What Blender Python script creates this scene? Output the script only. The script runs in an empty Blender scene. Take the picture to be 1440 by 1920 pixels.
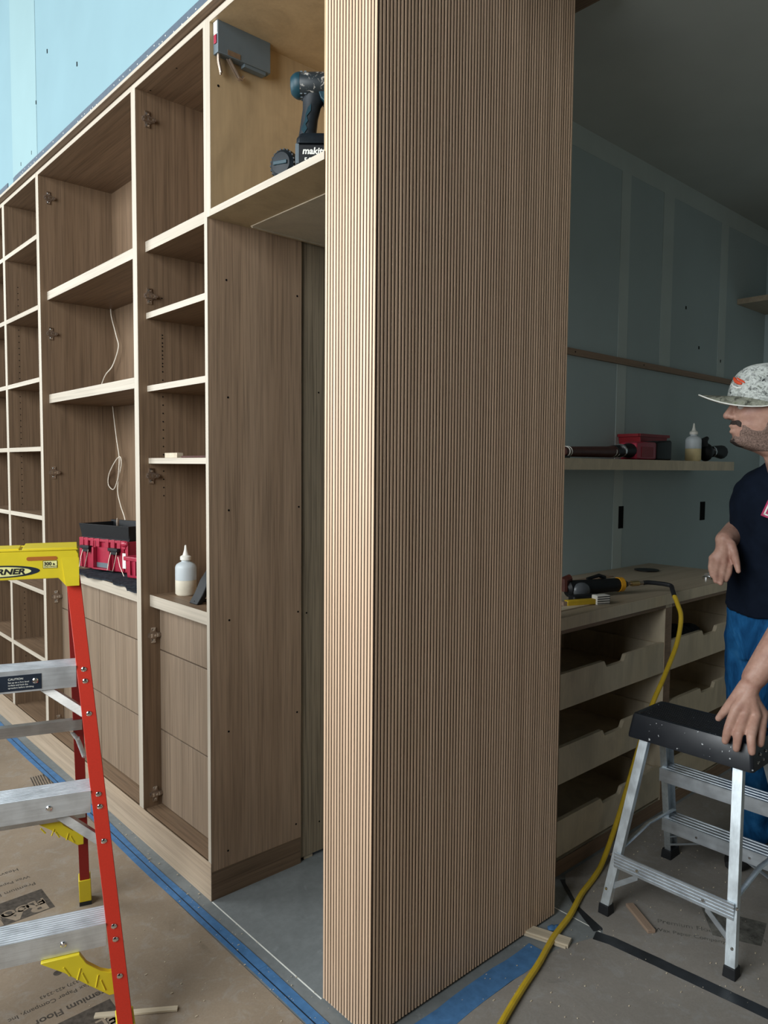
import bpy, math, random
from math import radians as R, sin, cos, pi, sqrt
from mathutils import Vector, Matrix, noise
random.seed(7)
scene = bpy.context.scene
col = scene.collection

# ------------------------------------------------------------------ camera
cam_d = bpy.data.cameras.new('camera')
cam = bpy.data.objects.new('camera', cam_d); col.objects.link(cam)
cam_d.sensor_fit = 'VERTICAL'; cam_d.sensor_height = 36.0
cam_d.lens = 1382.42 / 1920 * 36.0
cam_d.clip_start = 0.02
def cam_matrix(yaw, pit, rol, loc):
    cy, sy, cp, sp, cr, sr = cos(yaw), sin(yaw), cos(pit), sin(pit), cos(rol), sin(rol)
    fw = Vector((cy*cp, sy*cp, sp)); rt = Vector((sy, -cy, 0)); up = rt.cross(fw)
    r2 = cr*rt + sr*up; u2 = -sr*rt + cr*up
    m = Matrix((r2, u2, -fw)).transposed().to_4x4(); m.translation = loc
    return m
cam.matrix_world = cam_matrix(R(47.87566666), R(-3.51098067), R(0.46219936), Vector((-1.19653, -1.36120, 1.48)))
scene.camera = cam

# ------------------------------------------------------------------ world, lights, exposure
w = bpy.data.worlds.new('world'); scene.world = w; w.use_nodes = True
bg = w.node_tree.nodes['Background']
bg.inputs[0].default_value = (0.62, 0.80, 1.0, 1); bg.inputs[1].default_value = 0.10
def area(name, loc, rot, sx, sy, power, color):
    d = bpy.data.lights.new(name, 'AREA'); d.shape = 'RECTANGLE'; d.size = sx; d.size_y = sy
    d.energy = power; d.color = color
    o = bpy.data.objects.new(name, d); col.objects.link(o); o.location = loc; o.rotation_euler = rot
    return o
DAY = (0.95, 1.0, 1.02)
# daylight entering through the storefront openings in the wall at x = -3.4 (light faces +X)
area('window_daylight', (-3.38, 4.9, 2.8), (0, R(-90), 0), 2.6, 4.4, 260, DAY)
area('window_daylight', (-3.38, 0.0, 2.8), (0, R(-90), 0), 2.6, 2.8, 200, DAY)
area('rear_fill_light', (1.0, -5.0, 1.9), (R(90), 0, 0), 4.5, 2.4, 8, (1.0, .90, .76))   # added unseen fill behind the camera, lifts the faces turned towards -Y
vs = scene.view_settings
vs.view_transform = 'Standard'; vs.look = 'None'; vs.gamma = 1.0; vs.use_curve_mapping = False
vs.exposure = 0.25

# ------------------------------------------------------------------ materials
def lin(h):
    h = h.lstrip('#'); o = []
    for i in (0, 2, 4):
        c = int(h[i:i+2], 16)/255
        o.append(c/12.92 if c <= .04045 else ((c+.055)/1.055)**2.4)
    return tuple(o)+(1,)
def new_mat(name, rough=.5, metal=0, spec=.5):
    m = bpy.data.materials.new(name); m.use_nodes = True
    nt = m.node_tree; b = nt.nodes['Principled BSDF']
    b.inputs['Roughness'].default_value = rough; b.inputs['Metallic'].default_value = metal
    b.inputs['Specular IOR Level'].default_value = spec
    return m, nt, b
def coords(nt, scale, rand=True):
    N, L = nt.nodes, nt.links
    tc = N.new('ShaderNodeTexCoord'); mp = N.new('ShaderNodeMapping'); mp.inputs['Scale'].default_value = scale
    if rand:
        oi = N.new('ShaderNodeObjectInfo'); vm = N.new('ShaderNodeVectorMath'); vm.operation = 'MULTIPLY_ADD'
        cb = N.new('ShaderNodeCombineXYZ')
        for i in range(3): L.new(oi.outputs['Random'], cb.inputs[i])
        vm.inputs[1].default_value = (7.3, 11.1, 5.7)
        L.new(cb.outputs[0], vm.inputs[0]); L.new(tc.outputs['Object'], vm.inputs[2]); L.new(vm.outputs[0], mp.inputs['Vector'])
    else:
        L.new(tc.outputs['Object'], mp.inputs['Vector'])
    return mp.outputs[0]
def noise_n(nt, vec, scale, detail=4, rough=.55, dist=0):
    n = nt.nodes.new('ShaderNodeTexNoise'); n.inputs['Scale'].default_value = scale; n.inputs['Detail'].default_value = detail
    n.inputs['Roughness'].default_value = rough; n.inputs['Distortion'].default_value = dist
    nt.links.new(vec, n.inputs['Vector']); return n.outputs['Fac']
def ramp(nt, fac, stops):
    r = nt.nodes.new('ShaderNodeValToRGB'); el = r.color_ramp.elements
    while len(el) < len(stops): el.new(.5)
    for e, (p, c) in zip(el, stops): e.position = p; e.color = c
    nt.links.new(fac, r.inputs[0]); return r.outputs[0]
def mix(nt, fac, a, b, mode='MIX'):
    m = nt.nodes.new('ShaderNodeMix'); m.data_type = 'RGBA'; m.blend_type = mode
    for sock, v in ((m.inputs[0], fac), (m.inputs[6], a), (m.inputs[7], b)):
        if hasattr(v, 'links'): nt.links.new(v, sock)
        else: sock.default_value = v
    return m.outputs[2]
def bump(nt, b, h, strength=.1, dist=.002):
    n = nt.nodes.new('ShaderNodeBump'); n.inputs['Strength'].default_value = strength; n.inputs['Distance'].default_value = dist
    nt.links.new(h, n.inputs['Height']); nt.links.new(n.outputs[0], b.inputs['Normal'])
def scale_col(c, k): return (c[0]*k, c[1]*k, c[2]*k, 1)
def wood(name, base, axis='z', contrast=.35, rough=.5, vary=.0, fine=170):
    """oak veneer: fine pores and broad cathedral tone stretched along one axis"""
    m, nt, b = new_mat(name, rough, 0, .35)
    s = {'x': (.018, 1, 1), 'y': (1, .018, 1), 'z': (1, 1, .018)}[axis]
    v = coords(nt, s)
    f1 = noise_n(nt, v, fine, 3, .6); f2 = noise_n(nt, v, 14, 3, .5, .6); f3 = noise_n(nt, v, 55, 2, .5, .3)
    c = ramp(nt, f1, [(.32, scale_col(base, 1-contrast)), (.55, base), (.8, scale_col(base, 1+contrast*.25))])
    c2 = ramp(nt, f2, [(.3, scale_col((1, .97, .94), .86)), (.7, scale_col((1, 1, 1), 1.08))])
    c3 = ramp(nt, f3, [(.35, scale_col((1, 1, 1), .9)), (.65, scale_col((1, 1, 1), 1.05))])
    c = mix(nt, 1, c, c2, 'MULTIPLY'); c = mix(nt, .8, c, c3, 'MULTIPLY')
    if vary:
        oi = nt.nodes.new('ShaderNodeObjectInfo')
        rv = ramp(nt, oi.outputs['Random'], [(0, (1-vary, 1-vary, 1-vary*1.1, 1)), (1, (1+vary*.5, 1+vary*.45, 1+vary*.3, 1))])
        c = mix(nt, 1, c, rv, 'MULTIPLY')
    nt.links.new(c, b.inputs['Base Color']); bump(nt, b, f1, .12, .0006)
    return m
def plywood(name, base, rough=.5):
    m, nt, b = new_mat(name, rough, 0, .35)
    v = coords(nt, (1, 1, .45)); f = noise_n(nt, v, 7, 4, .55, 1.6); g = noise_n(nt, coords(nt, (1, 1, .06)), 120, 2)
    c = ramp(nt, f, [(.3, scale_col(base, .86)), (.5, base), (.72, scale_col(base, 1.1))])
    c = mix(nt, .5, c, ramp(nt, g, [(.3, scale_col((1, 1, 1), .85)), (.7, (1, 1, 1, 1))]), 'MULTIPLY')
    nt.links.new(c, b.inputs['Base Color']); return m
def plain(name, c, rough=.5, metal=0, spec=.5, var=.08, sc=30):
    m, nt, b = new_mat(name, rough, metal, spec)
    f = noise_n(nt, coords(nt, (1, 1, 1)), sc, 3)
    cc = ramp(nt, f, [(.3, scale_col(c, 1-var)), (.7, scale_col(c, 1+var))])
    nt.links.new(cc, b.inputs['Base Color']); return m
def brushed(name, c, axis='x', rough=.34):
    m, nt, b = new_mat(name, rough, .85)
    s = {'x': (.03, 1, 1), 'y': (1, .03, 1), 'z': (1, 1, .03)}[axis]
    f = noise_n(nt, coords(nt, s), 220 if axis != 'y' else 60, 3 if axis != 'y' else 1); g = noise_n(nt, coords(nt, (1, 1, 1)), 22, 4)
    cc = ramp(nt, f, [(.3, scale_col(c, .86)), (.7, c)])
    cc = mix(nt, .6, cc, ramp(nt, g, [(.35, (.75, .75, .76, 1)), (.6, (1, 1, 1, 1))]), 'MULTIPLY')
    nt.links.new(cc, b.inputs['Base Color'])
    rr = nt.nodes.new('ShaderNodeMapRange'); rr.inputs['To Min'].default_value = rough-.08; rr.inputs['To Max'].default_value = rough+.14
    nt.links.new(g, rr.inputs['Value']); nt.links.new(rr.outputs[0], b.inputs['Roughness']); (bump(nt, b, f, .08, .0004) if axis != 'y' else None)
    return m

OAK = (.215, .142, .088, 1)
M = {}
M['oak_v'] = wood('oak_vertical', OAK, 'z')
M['oak_end'] = wood('oak_end_lit', (.43, .295, .195, 1), 'z')  # same oak as the interior, lightened to put extra light into its colour
M['oak_drawer'] = wood('oak_drawer_front', (.25, .185, .130, 1), 'z', .3)
M['oak_y'] = wood('oak_along_y', OAK, 'y')
M['oak_x'] = wood('oak_along_x', OAK, 'x')
M['oak_slat'] = wood('oak_slat', (.70, .505, .355, 1), 'z', .12, .45, .08, 300)
M['slat_side'] = plain('painted_gap_shade', (.075, .05, .035, 1), .8, 0, .2)  # dark brown that paints in the shade of grooves and gaps
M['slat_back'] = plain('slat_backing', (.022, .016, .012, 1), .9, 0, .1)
M['edge_v'] = wood('edge_band_vertical', (.51, .455, .375, 1), 'z', .15)
M['edge_y'] = wood('edge_band_along_y', (.51, .455, .375, 1), 'y', .15)
M['oak_plinth'] = wood('oak_plinth', (.46, .36, .26, 1), 'y', .2)
M['oak_grey'] = wood('oak_grey_filler', (.34, .275, .19, 1), 'z', .45)
M['ply'] = plywood('birch_ply', (.46, .34, .20, 1))
M['ply_pale'] = plywood('pale_ply', (.50, .42, .31, 1))
M['maple'] = plywood('maple_ply', (.68, .58, .42, 1))
M['maple_top'] = wood('maple_top', (.42, .345, .25, 1), 'x', .12, .5)
M['stud'] = wood('pine_batten', (.30, .20, .13, 1), 'x', .2)
M['offcut'] = wood('pale_offcut', (.60, .52, .39, 1), 'x', .15)
M['offcut_brown'] = wood('brown_offcut', (.33, .235, .17, 1), 'x', .2)
M['primed'] = plain('primed_drywall', (.215, .335, .375, 1), .85, 0, .2, .03, 3)
M['primed_mud'] = plain('primed_joint', (.255, .375, .395, 1), .85, 0, .2, .03, 3)
M['drywall'] = plain('drywall', (.40, .49, .50, 1), .85, 0, .2, .03, 3)
M['mud'] = plain('joint_compound', (.50, .58, .565, 1), .8, 0, .2, .04, 5)
M['ceil'] = plain('ceiling_board', (.50, .53, .50, 1), .9, 0, .1, .06, 2)
M['wall_dark'] = plain('dark_wall_paint', (.05, .05, .05, 1), .9, 0, .1)
M['dark'] = plain('dark_recess', (.006, .006, .006, 1), .9, 0, .1)
M['bead'] = plain('galvanised_bead', (.085, .115, .15, 1), .6, .2, .5, .1, 60)
M['steel'] = plain('nickel_steel', (.36, .29, .235, 1), .30, .8, .5, .1, 80)
M['chrome'] = plain('chrome', (.75, .75, .75, 1), .15, 1)
M['alu'] = brushed('aluminium', (.86, .91, .96, 1), 'x', .42)
M['alu_z'] = brushed('aluminium_leg', (.86, .95, 1.0, 1), 'z', .40)
M['alu_y'] = brushed('aluminium_step', (.74, .80, .85, 1), 'y', .40)
M['alu_dull'] = brushed('aluminium_dull', (.52, .50, .47, 1), 'x', .42)
M['frp'] = plain('orange_red_fibreglass', lin('bd3222'), .38, 0, .5, .06, 300)
M['frp_dark'] = plain('rear_rail_fibreglass', lin('8e1f1c'), .45, 0, .4, .06, 300)
M['yellow'] = plain('yellow_plastic', lin('d9c428'), .42, 0, .5, .04, 20)
M['navy_ink'] = plain('navy_ink', lin('14202f'), .5)
M['black_ink'] = plain('black_ink', lin('101010'), .6)
M['white_ink'] = plain('white_ink', lin('e8e8e0'), .6)
M['pale_yellow'] = plain('pale_yellow_sticker', lin('e6e29a'), .5)
M['slot'] = plain('slot_recess', lin('a8601a'), .6)
M['rubber'] = plain('black_rubber', (.012, .013, .015, 1), .6, 0, .4, .2)
M['black'] = plain('black_plastic', (.006, .007, .0085, 1), .5, 0, .35, .2, 50)
M['bluetape'] = plain('blue_masking_tape', lin('48739f'), .6, 0, .3, .16, 40)
M['blacktape'] = plain('black_tape', (.018, .021, .025, 1), .4, 0, .5, .35, 26)
M['red'] = plain('red_plastic', lin('9c2038'), .38, 0, .5, .12, 30)
M['darkred'] = plain('dark_red_plastic', lin('8c1420'), .45, 0, .4, .12, 30)
M['teal'] = plain('teal_plastic', lin('123641'), .45, 0, .35, .15, 60)
M['tealblack'] = plain('blue_black_rubber', (.007, .011, .015, 1), .5, 0, .28, .3, 60)
M['liftgrey'] = plain('grey_lift_cover', lin('5f6a70'), .45, 0, .4, .03)
M['white'] = plain('white_plastic', lin('e6e4da'), .5, 0, .4, .05)
M['cable'] = plain('cream_cable', lin('e9dfcf'), .5)
M['hose'] = plain('yellow_hose', lin('c9a827'), .42, 0, .5, .1, 40)
M['brass'] = plain('brass', (.62, .46, .22, 1), .3, 1)
M['amber'] = plain('amber_plastic', lin('e0a020'), .4)
M['brown_wrap'] = plain('dark_brown_sleeve', lin('4a241c'), .5, 0, .5, .2, 40)
M['liftglass'] = plain('grey_disc', (.10, .11, .12, 1), .35)
M['navy'] = plain('navy_cotton', (.006, .010, .020, 1), .9, 0, .1, .2, 15)
M['shoe'] = plain('black_shoe', (.012, .012, .013, 1), .6)
M['eye'] = plain('eye_white', (.6, .58, .55, 1), .2)
M['iris'] = plain('iris', (.04, .03, .02, 1), .2)
M['stubble'] = plain('jaw_stubble', (.20, .135, .11, 1), .8, 0, .2, .55, 260)
M['hair'] = plain('stubble_hair', (.045, .034, .030, 1), .8, 0, .2, .5, 220)
M['orange_patch'] = plain('orange_patch', lin('d8502c'), .7)
M['pink_ink'] = plain('pink_print', lin('b0285a'), .7)

def skin_mat():
    m, nt, b = new_mat('skin', .5, 0, .35)
    b.inputs['Subsurface Weight'].default_value = .08; b.inputs['Subsurface Radius'].default_value = (.01, .004, .002)
    v = coords(nt, (1, 1, 1), False)
    f = noise_n(nt, v, 26, 4, .6); g = noise_n(nt, v, 240, 3)
    c = ramp(nt, f, [(.3, (.36, .19, .145, 1)), (.55, (.46, .27, .205, 1)), (.75, (.53, .33, .26, 1))])
    nt.links.new(c, b.inputs['Base Color']); bump(nt, b, g, .25, .001); return m
M['skin'] = skin_mat()
def denim_mat():
    m, nt, b = new_mat('blue_denim', .9, 0, .1)
    f = noise_n(nt, coords(nt, (1, 1, .35), False), 16, 5, .6, .8); g = noise_n(nt, coords(nt, (1, 1, 1), False), 700, 2)
    c = ramp(nt, f, [(.3, lin('0f3a63')), (.55, lin('1f5a8c')), (.8, lin('3d79a8'))])
    nt.links.new(c, b.inputs['Base Color']); bump(nt, b, f, .8, .012); return m
M['denim'] = denim_mat()
def camo_mat():
    m, nt, b = new_mat('camouflage_cloth', .9, 0, .1)
    v = coords(nt, (1, 1, 1.4), False)
    f = noise_n(nt, v, 24, 5, .65, 1.2); g = noise_n(nt, v, 55, 4, .7, .8)
    c = ramp(nt, f, [(.40, lin('1d2026')), (.44, lin('5b5f5a')), (.5, lin('a9aea8')), (.6, lin('c9cec9'))])
    c2 = ramp(nt, g, [(.40, lin('23262b')), (.46, lin('dadfdb')), (.58, lin('c4c9c3')), (.66, lin('6d7464'))])
    c = mix(nt, .5, c, c2); nt.links.new(c, b.inputs['Base Color']); return m
M['camo'] = camo_mat()
def camo_brim_mat():
    m, nt, b = new_mat('camouflage_brim', .9, 0, .1)
    v = coords(nt, (1, 1, 1), False); f = noise_n(nt, v, 30, 5, .65, 1)
    c = ramp(nt, f, [(.34, lin('3c3d39')), (.45, lin('75776a')), (.56, lin('9a9c8e')), (.68, lin('6f7a5c'))])
    nt.links.new(c, b.inputs['Base Color']); return m
M['camo_brim'] = camo_brim_mat()
def concrete_mat():
    m, nt, b = new_mat('concrete', .75, 0, .3)
    v = coords(nt, (1, 1, 1), False)
    f = noise_n(nt, v, 2.2, 6, .65, .5); g = noise_n(nt, v, 30, 5, .7); h = noise_n(nt, v, 9, 5, .7, 1.2)
    c = ramp(nt, f, [(.3, (.150, .165, .165, 1)), (.55, (.205, .220, .220, 1)), (.75, (.255, .27, .265, 1))])
    c = mix(nt, .5, c, ramp(nt, g, [(.3, (.75, .75, .75, 1)), (.65, (1.1, 1.1, 1.1, 1))]), 'MULTIPLY')
    c = mix(nt, ramp(nt, h, [(.62, (0, 0, 0, 1)), (.78, (.5, .5, .5, 1))]), c, (.34, .36, .36, 1))
    nt.links.new(c, b.inputs['Base Color']); bump(nt, b, g, .15, .002); return m
M['concrete'] = concrete_mat()
def kraft_mat(name, base, dust):
    m, nt, b = new_mat(name, .85, 0, .2)
    v = coords(nt, (1, 1, 1), False)
    f = noise_n(nt, v, 3.0, 5, .6, .4); g = noise_n(nt, v, 16, 6, .75, .6); h = noise_n(nt, v, 180, 2)
    c = ramp(nt, f, [(.3, scale_col(base, .86)), (.6, base), (.75, scale_col(base, 1.1))])
    c = mix(nt, ramp(nt, g, [(.5, (0, 0, 0, 1)), (.72, (.55, .55, .55, 1))]), c, dust)
    c = mix(nt, ramp(nt, noise_n(nt, v, 5, 5, .7, 1), [(.62, (0, 0, 0, 1)), (.74, (.5, .5, .5, 1))]), c, scale_col(base, .6))
    c = mix(nt, .4, c, ramp(nt, h, [(.3, (.8, .8, .8, 1)), (.7, (1.05, 1.05, 1.05, 1))]), 'MULTIPLY')
    nt.links.new(c, b.inputs['Base Color']); bump(nt, b, f, .25, .02); return m
M['kraft'] = kraft_mat('kraft_floor_board', (.30, .235, .17, 1), (.36, .34, .31, 1))
M['kraft_grey'] = kraft_mat('dusty_floor_board', (.27, .245, .215, 1), (.33, .33, .32, 1))
M['kraft_ink'] = plain('floor_board_ink', (.085, .072, .060, 1), .9, 0, .1, .35, 60)
M['kraft_ink_grey'] = plain('floor_board_grey_ink', (.13, .125, .11, 1), .9, 0, .1, .4, 50)
M['kraft_line'] = plain('floor_board_letter', (.27, .215, .16, 1), .9, 0, .1, .15, 60)
def plastic_bottle(name, c, alpha):
    m, nt, b = new_mat(name, .35, 0, .5)
    b.inputs['Base Color'].default_value = c; b.inputs['Transmission Weight'].default_value = alpha
    b.inputs['Subsurface Weight'].default_value = .0
    f = noise_n(nt, coords(nt, (1, 1, 1)), 12, 3)
    nt.links.new(ramp(nt, f, [(.3, scale_col(c, .93)), (.7, c)]), b.inputs['Base Color'])
    rr = nt.nodes.new('ShaderNodeMapRange'); rr.inputs['To Min'].default_value = .4; rr.inputs['To Max'].default_value = .55
    nt.links.new(f, rr.inputs['Value']); nt.links.new(rr.outputs[0], b.inputs['Roughness']); return m
M['frost'] = plastic_bottle('frosted_plastic', (.80, .87, .90, 1), .35)
M['glue'] = plain('cream_glue', (.78, .72, .58, 1), .5)
M['glue_y'] = plain('yellow_glue', (.72, .60, .32, 1), .5)
def cloth_mat():
    m, nt, b = new_mat('dark_quilted_cloth', .9, 0, .15)
    v = coords(nt, (1, 1, 1), False); f = noise_n(nt, v, 60, 4, .7)
    c = ramp(nt, f, [(.35, (.010, .012, .016, 1)), (.65, (.035, .042, .052, 1))])
    nt.links.new(c, b.inputs['Base Color']); bump(nt, b, f, .5, .004); return m
M['cloth'] = cloth_mat()
def worn_mat():
    m, nt, b = new_mat('scuffed_tool_body', .45, 0, .5)
    v = coords(nt, (1, 1, 1), False); f = noise_n(nt, v, 70, 5, .7, .6)
    c = ramp(nt, f, [(.565, (.014, .02, .024, 1)), (.60, (.33, .31, .28, 1)), (.68, (.4, .38, .35, 1))])
    nt.links.new(c, b.inputs['Base Color']); return m
M['worn'] = worn_mat()
def stool_top_mat():
    m, nt, b = new_mat('paint_flecked_black_plastic', .33, 0, .5)
    v = coords(nt, (1, 1, 1), False)
    vo = nt.nodes.new('ShaderNodeTexNoise'); vo.inputs['Scale'].default_value = 85; vo.inputs['Detail'].default_value = 2
    nt.links.new(v, vo.inputs['Vector'])
    f = noise_n(nt, v, 12, 5, .7)
    c = ramp(nt, vo.outputs['Fac'], [(.715, (.013, .016, .021, 1)), (.735, (.55, .57, .58, 1))])
    nt.links.new(c, b.inputs['Base Color'])
    rr = nt.nodes.new('ShaderNodeMapRange'); rr.inputs['To Min'].default_value = .22; rr.inputs['To Max'].default_value = .5
    nt.links.new(f, rr.inputs['Value']); nt.links.new(rr.outputs[0], b.inputs['Roughness']); return m
M['stooltop'] = stool_top_mat()

# ------------------------------------------------------------------ mesh building
class MB:
    def __init__(s): s.v = []; s.f = []
    def add(s, vs, fs, mat=None):
        o = len(s.v)
        s.v += [tuple((mat @ Vector(p)) if mat else p) for p in vs]
        s.f += [tuple(i+o for i in f) for f in fs]; return s
    def box(s, x0, y0, z0, x1, y1, z1, mat=None):
        vs = [(x0, y0, z0), (x1, y0, z0), (x1, y1, z0), (x0, y1, z0), (x0, y0, z1), (x1, y0, z1), (x1, y1, z1), (x0, y1, z1)]
        return s.add(vs, [(3, 2, 1, 0), (4, 5, 6, 7), (0, 1, 5, 4), (1, 2, 6, 5), (2, 3, 7, 6), (3, 0, 4, 7)], mat)
    def hexa(s, lo, hi):   # 4 bottom pts ccw, 4 top pts ccw
        return s.add(list(lo)+list(hi), [(3, 2, 1, 0), (4, 5, 6, 7), (0, 1, 5, 4), (1, 2, 6, 5), (2, 3, 7, 6), (3, 0, 4, 7)])
    def prism(s, poly, axis, a, b, mat=None):
        """poly: 2-D ring in the other two axes (x->(y,z), y->(x,z), z->(x,y))"""
        n = len(poly)
        def p3(q, t): return {'x': (t, q[0], q[1]), 'y': (q[0], t, q[1]), 'z': (q[0], q[1], t)}[axis]
        vs = [p3(q, a) for q in poly]+[p3(q, b) for q in poly]
        fs = [tuple(range(n))[::-1], tuple(range(n, 2*n))]+[(i, (i+1) % n, n+(i+1) % n, n+i) for i in range(n)]
        return s.add(vs, fs, mat)
    def tube(s, pts, r, n=10, cap=True, flat=1.0):
        pts = [Vector(p) for p in pts]; k = len(pts)
        rs = r if isinstance(r, (list, tuple)) else [r]*k
        t0 = (pts[1]-pts[0]).normalized(); ref = Vector((0, 0, 1)) if abs(t0.z) < .9 else Vector((1, 0, 0))
        u = t0.cross(ref).normalized(); o = len(s.v)
        for i, p in enumerate(pts):
            t = (pts[min(i+1, k-1)]-pts[max(i-1, 0)]).normalized()
            u = (u-t*u.dot(t)).normalized(); v = t.cross(u)
            for j in range(n):
                a = 2*pi*j/n; s.v.append(tuple(p+(u*cos(a)+v*sin(a)*flat)*rs[i]))
        for i in range(k-1):
            for j in range(n):
                s.f.append((o+i*n+j, o+i*n+(j+1) % n, o+(i+1)*n+(j+1) % n, o+(i+1)*n+j))
        if cap:
            s.f.append(tuple(range(o, o+n))[::-1]); s.f.append(tuple(range(o+(k-1)*n, o+k*n)))
        return s
    def capsule(s, pts, rs, n=14):
        pts = [Vector(p) for p in pts]; P = []; Q = []
        d0 = (pts[0]-pts[1]).normalized(); d1 = (pts[-1]-pts[-2]).normalized()
        for a in (80, 55, 28): P.append(pts[0]+d0*rs[0]*sin(R(a))); Q.append(rs[0]*cos(R(a)))
        sub = []
        for i in range(len(pts)-1):
            for t in (0, .5):
                sub.append((pts[i].lerp(pts[i+1], t), rs[i]*(1-t)+rs[i+1]*t))
        sub.append((pts[-1], rs[-1]))
        for p, r in sub: P.append(p); Q.append(r)
        for a in (28, 55, 80): P.append(pts[-1]+d1*rs[-1]*sin(R(a))); Q.append(rs[-1]*cos(R(a)))
        return s.tube(P, Q, n)
    def lathe(s, prof, n=20, mat=None):
        vs = []; fs = []; k = len(prof)
        for r, z in prof:
            for j in range(n): vs.append((max(r, 1e-4)*cos(2*pi*j/n), max(r, 1e-4)*sin(2*pi*j/n), z))
        for i in range(k-1):
            for j in range(n): fs.append((i*n+j, i*n+(j+1) % n, (i+1)*n+(j+1) % n, (i+1)*n+j))
        fs.append(tuple(range(n))[::-1]); fs.append(tuple(range((k-1)*n, k*n)))
        return s.add(vs, fs, mat)
    def sphere(s, c, r, n=14, m=9, sc=(1, 1, 1)):
        vs = []; fs = []
        for i in range(m+1):
            a = pi*i/m; rr = max(sin(a), 1e-3)
            for j in range(n): vs.append((c[0]+r*sc[0]*rr*cos(2*pi*j/n), c[1]+r*sc[1]*rr*sin(2*pi*j/n), c[2]-r*sc[2]*cos(a)))
        for i in range(m):
            for j in range(n): fs.append((i*n+j, i*n+(j+1) % n, (i+1)*n+(j+1) % n, (i+1)*n+j))
        fs.append(tuple(range(n))[::-1]); fs.append(tuple(range(m*n, (m+1)*n)))
        return s.add(vs, fs)
    def rings(s, rings, closed_ends=True):
        n = len(rings[0]); o = len(s.v)
        for r in rings: s.v += [tuple(p) for p in r]
        for i in range(len(rings)-1):
            for j in range(n): s.f.append((o+i*n+j, o+i*n+(j+1) % n, o+(i+1)*n+(j+1) % n, o+(i+1)*n+j))
        if closed_ends:
            s.f.append(tuple(range(o, o+n))[::-1]); s.f.append(tuple(range(o+(len(rings)-1)*n, o+len(rings)*n)))
        return s
    def mesh(s, name, smooth=35):
        me = bpy.data.meshes.new(name); me.from_pydata(s.v, [], s.f); me.validate()
        if smooth:
            me.shade_smooth(); me.set_sharp_from_angle(angle=R(smooth))
        me.update(); return me
    def build(s, name, mat, parent=None, bevel=0, smooth=35, seg=2):
        me = s.mesh(name, smooth); me.materials.append(M[mat] if isinstance(mat, str) else mat)
        o = bpy.data.objects.new(name, me); col.objects.link(o)
        if parent: o.parent = parent
        if bevel:
            b = o.modifiers.new('bevel', 'BEVEL'); b.width = bevel; b.segments = seg; b.limit_method = 'ANGLE'; b.angle_limit = R(40)
        return o
def tag(o, label=None, cat=None, group=None, kind=None):
    for k, v in (('label', label), ('category', cat), ('group', group), ('kind', kind)):
        if v: o[k] = v
    return o
def thing(name, label, cat, loc=(0, 0, 0), rz=0, group=None):
    o = bpy.data.objects.new(name, None); col.objects.link(o); o.empty_display_size = .05
    o.location = loc; o.rotation_euler = (0, 0, rz); return tag(o, label, cat, group)
def copy_part(src, parent, loc=None, rot=None):
    c = src.copy(); col.objects.link(c); c.parent = parent
    if loc is not None: c.location = loc
    if rot is not None: c.rotation_euler = rot
    return c
def ptext(name, body, size, mat, parent, matrix, extrude=.0003, bold=0.0, shear=0.0, align='LEFT', sx=1.0):
    cu = bpy.data.curves.new(name, 'FONT'); cu.body = body; cu.size = size; cu.extrude = extrude; cu.offset = bold; cu.shear = shear
    cu.align_x = align
    t = bpy.data.objects.new(name, cu); col.objects.link(t)
    dg = bpy.context.evaluated_depsgraph_get(); me = bpy.data.meshes.new_from_object(t.evaluated_get(dg))
    col.objects.unlink(t); bpy.data.objects.remove(t)
    me.transform(matrix @ Matrix.Diagonal((sx, 1, 1, 1))); me.materials.clear(); me.materials.append(M[mat])
    o = bpy.data.objects.new(name, me); col.objects.link(o); o.parent = parent
    return o
def frame(origin, xax, yax):
    x = Vector(xax).normalized(); y = Vector(yax); y = (y-x*y.dot(x)).normalized(); z = x.cross(y)
    m = Matrix((x, y, z)).transposed().to_4x4(); m.translation = Vector(origin); return m
def struct(name, mb, mat, **k):
    o = mb.build(name, mat, **k); o['kind'] = 'structure'; return o

# ------------------------------------------------------------------ the setting
struct('floor', MB().box(-3.5, -5.2, -.12, 4.4, 9.2, 0), 'concrete')
wl = struct('wall_left', MB().box(0.002, -5.2, 2.905, .14, 9.1, 4.7).box(.372, .88, -.0, .46, 9.1, 2.905), 'primed')
wb = struct('wall_back', MB().box(.905, .70, 0, 4.30, .80, 3.105), 'drywall')
struct('wall_right', MB().box(4.18, -5.1, 0, 4.30, .70, 3.105), 'drywall')
struct('ceiling', MB().box(.14, -5.1, 3.105, 4.30, .80, 3.2), 'ceil')
struct('ceiling', MB().box(-3.5, -5.2, 4.7, .14, 9.2, 4.8), 'wall_dark')
struct('wall_rear', MB().box(-3.5, -5.2, 0, 4.3, -5.1, 4.7), 'wall_dark')
struct('wall_far', MB().box(-3.5, 9.1, 0, .46, 9.2, 4.7), 'drywall')
ww = MB().box(-3.5, -5.1, 0, -3.4, 9.1, 1.45).box(-3.5, -5.1, 4.15, -3.4, 9.1, 4.7)
for a, b in ((-5.1, -1.45), (1.45, 2.65), (7.15, 9.1)): ww.box(-3.5, a, 1.45, -3.4, b, 4.15)
struct('wall_window', ww, 'wall_dark')
for i, (a, b) in enumerate(((-1.45, 1.45), (2.65, 7.15))):
    fb = MB()
    for y in (a, (a+b)/2-.03, b-.06): fb.box(-3.48, y, 1.45, -3.42, y+.06, 4.15)
    for z in (1.45, 2.8, 4.09): fb.box(-3.48, a, z, -3.42, b, z+.06)
    struct('window_%d' % (i+1), fb, 'black')
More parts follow.
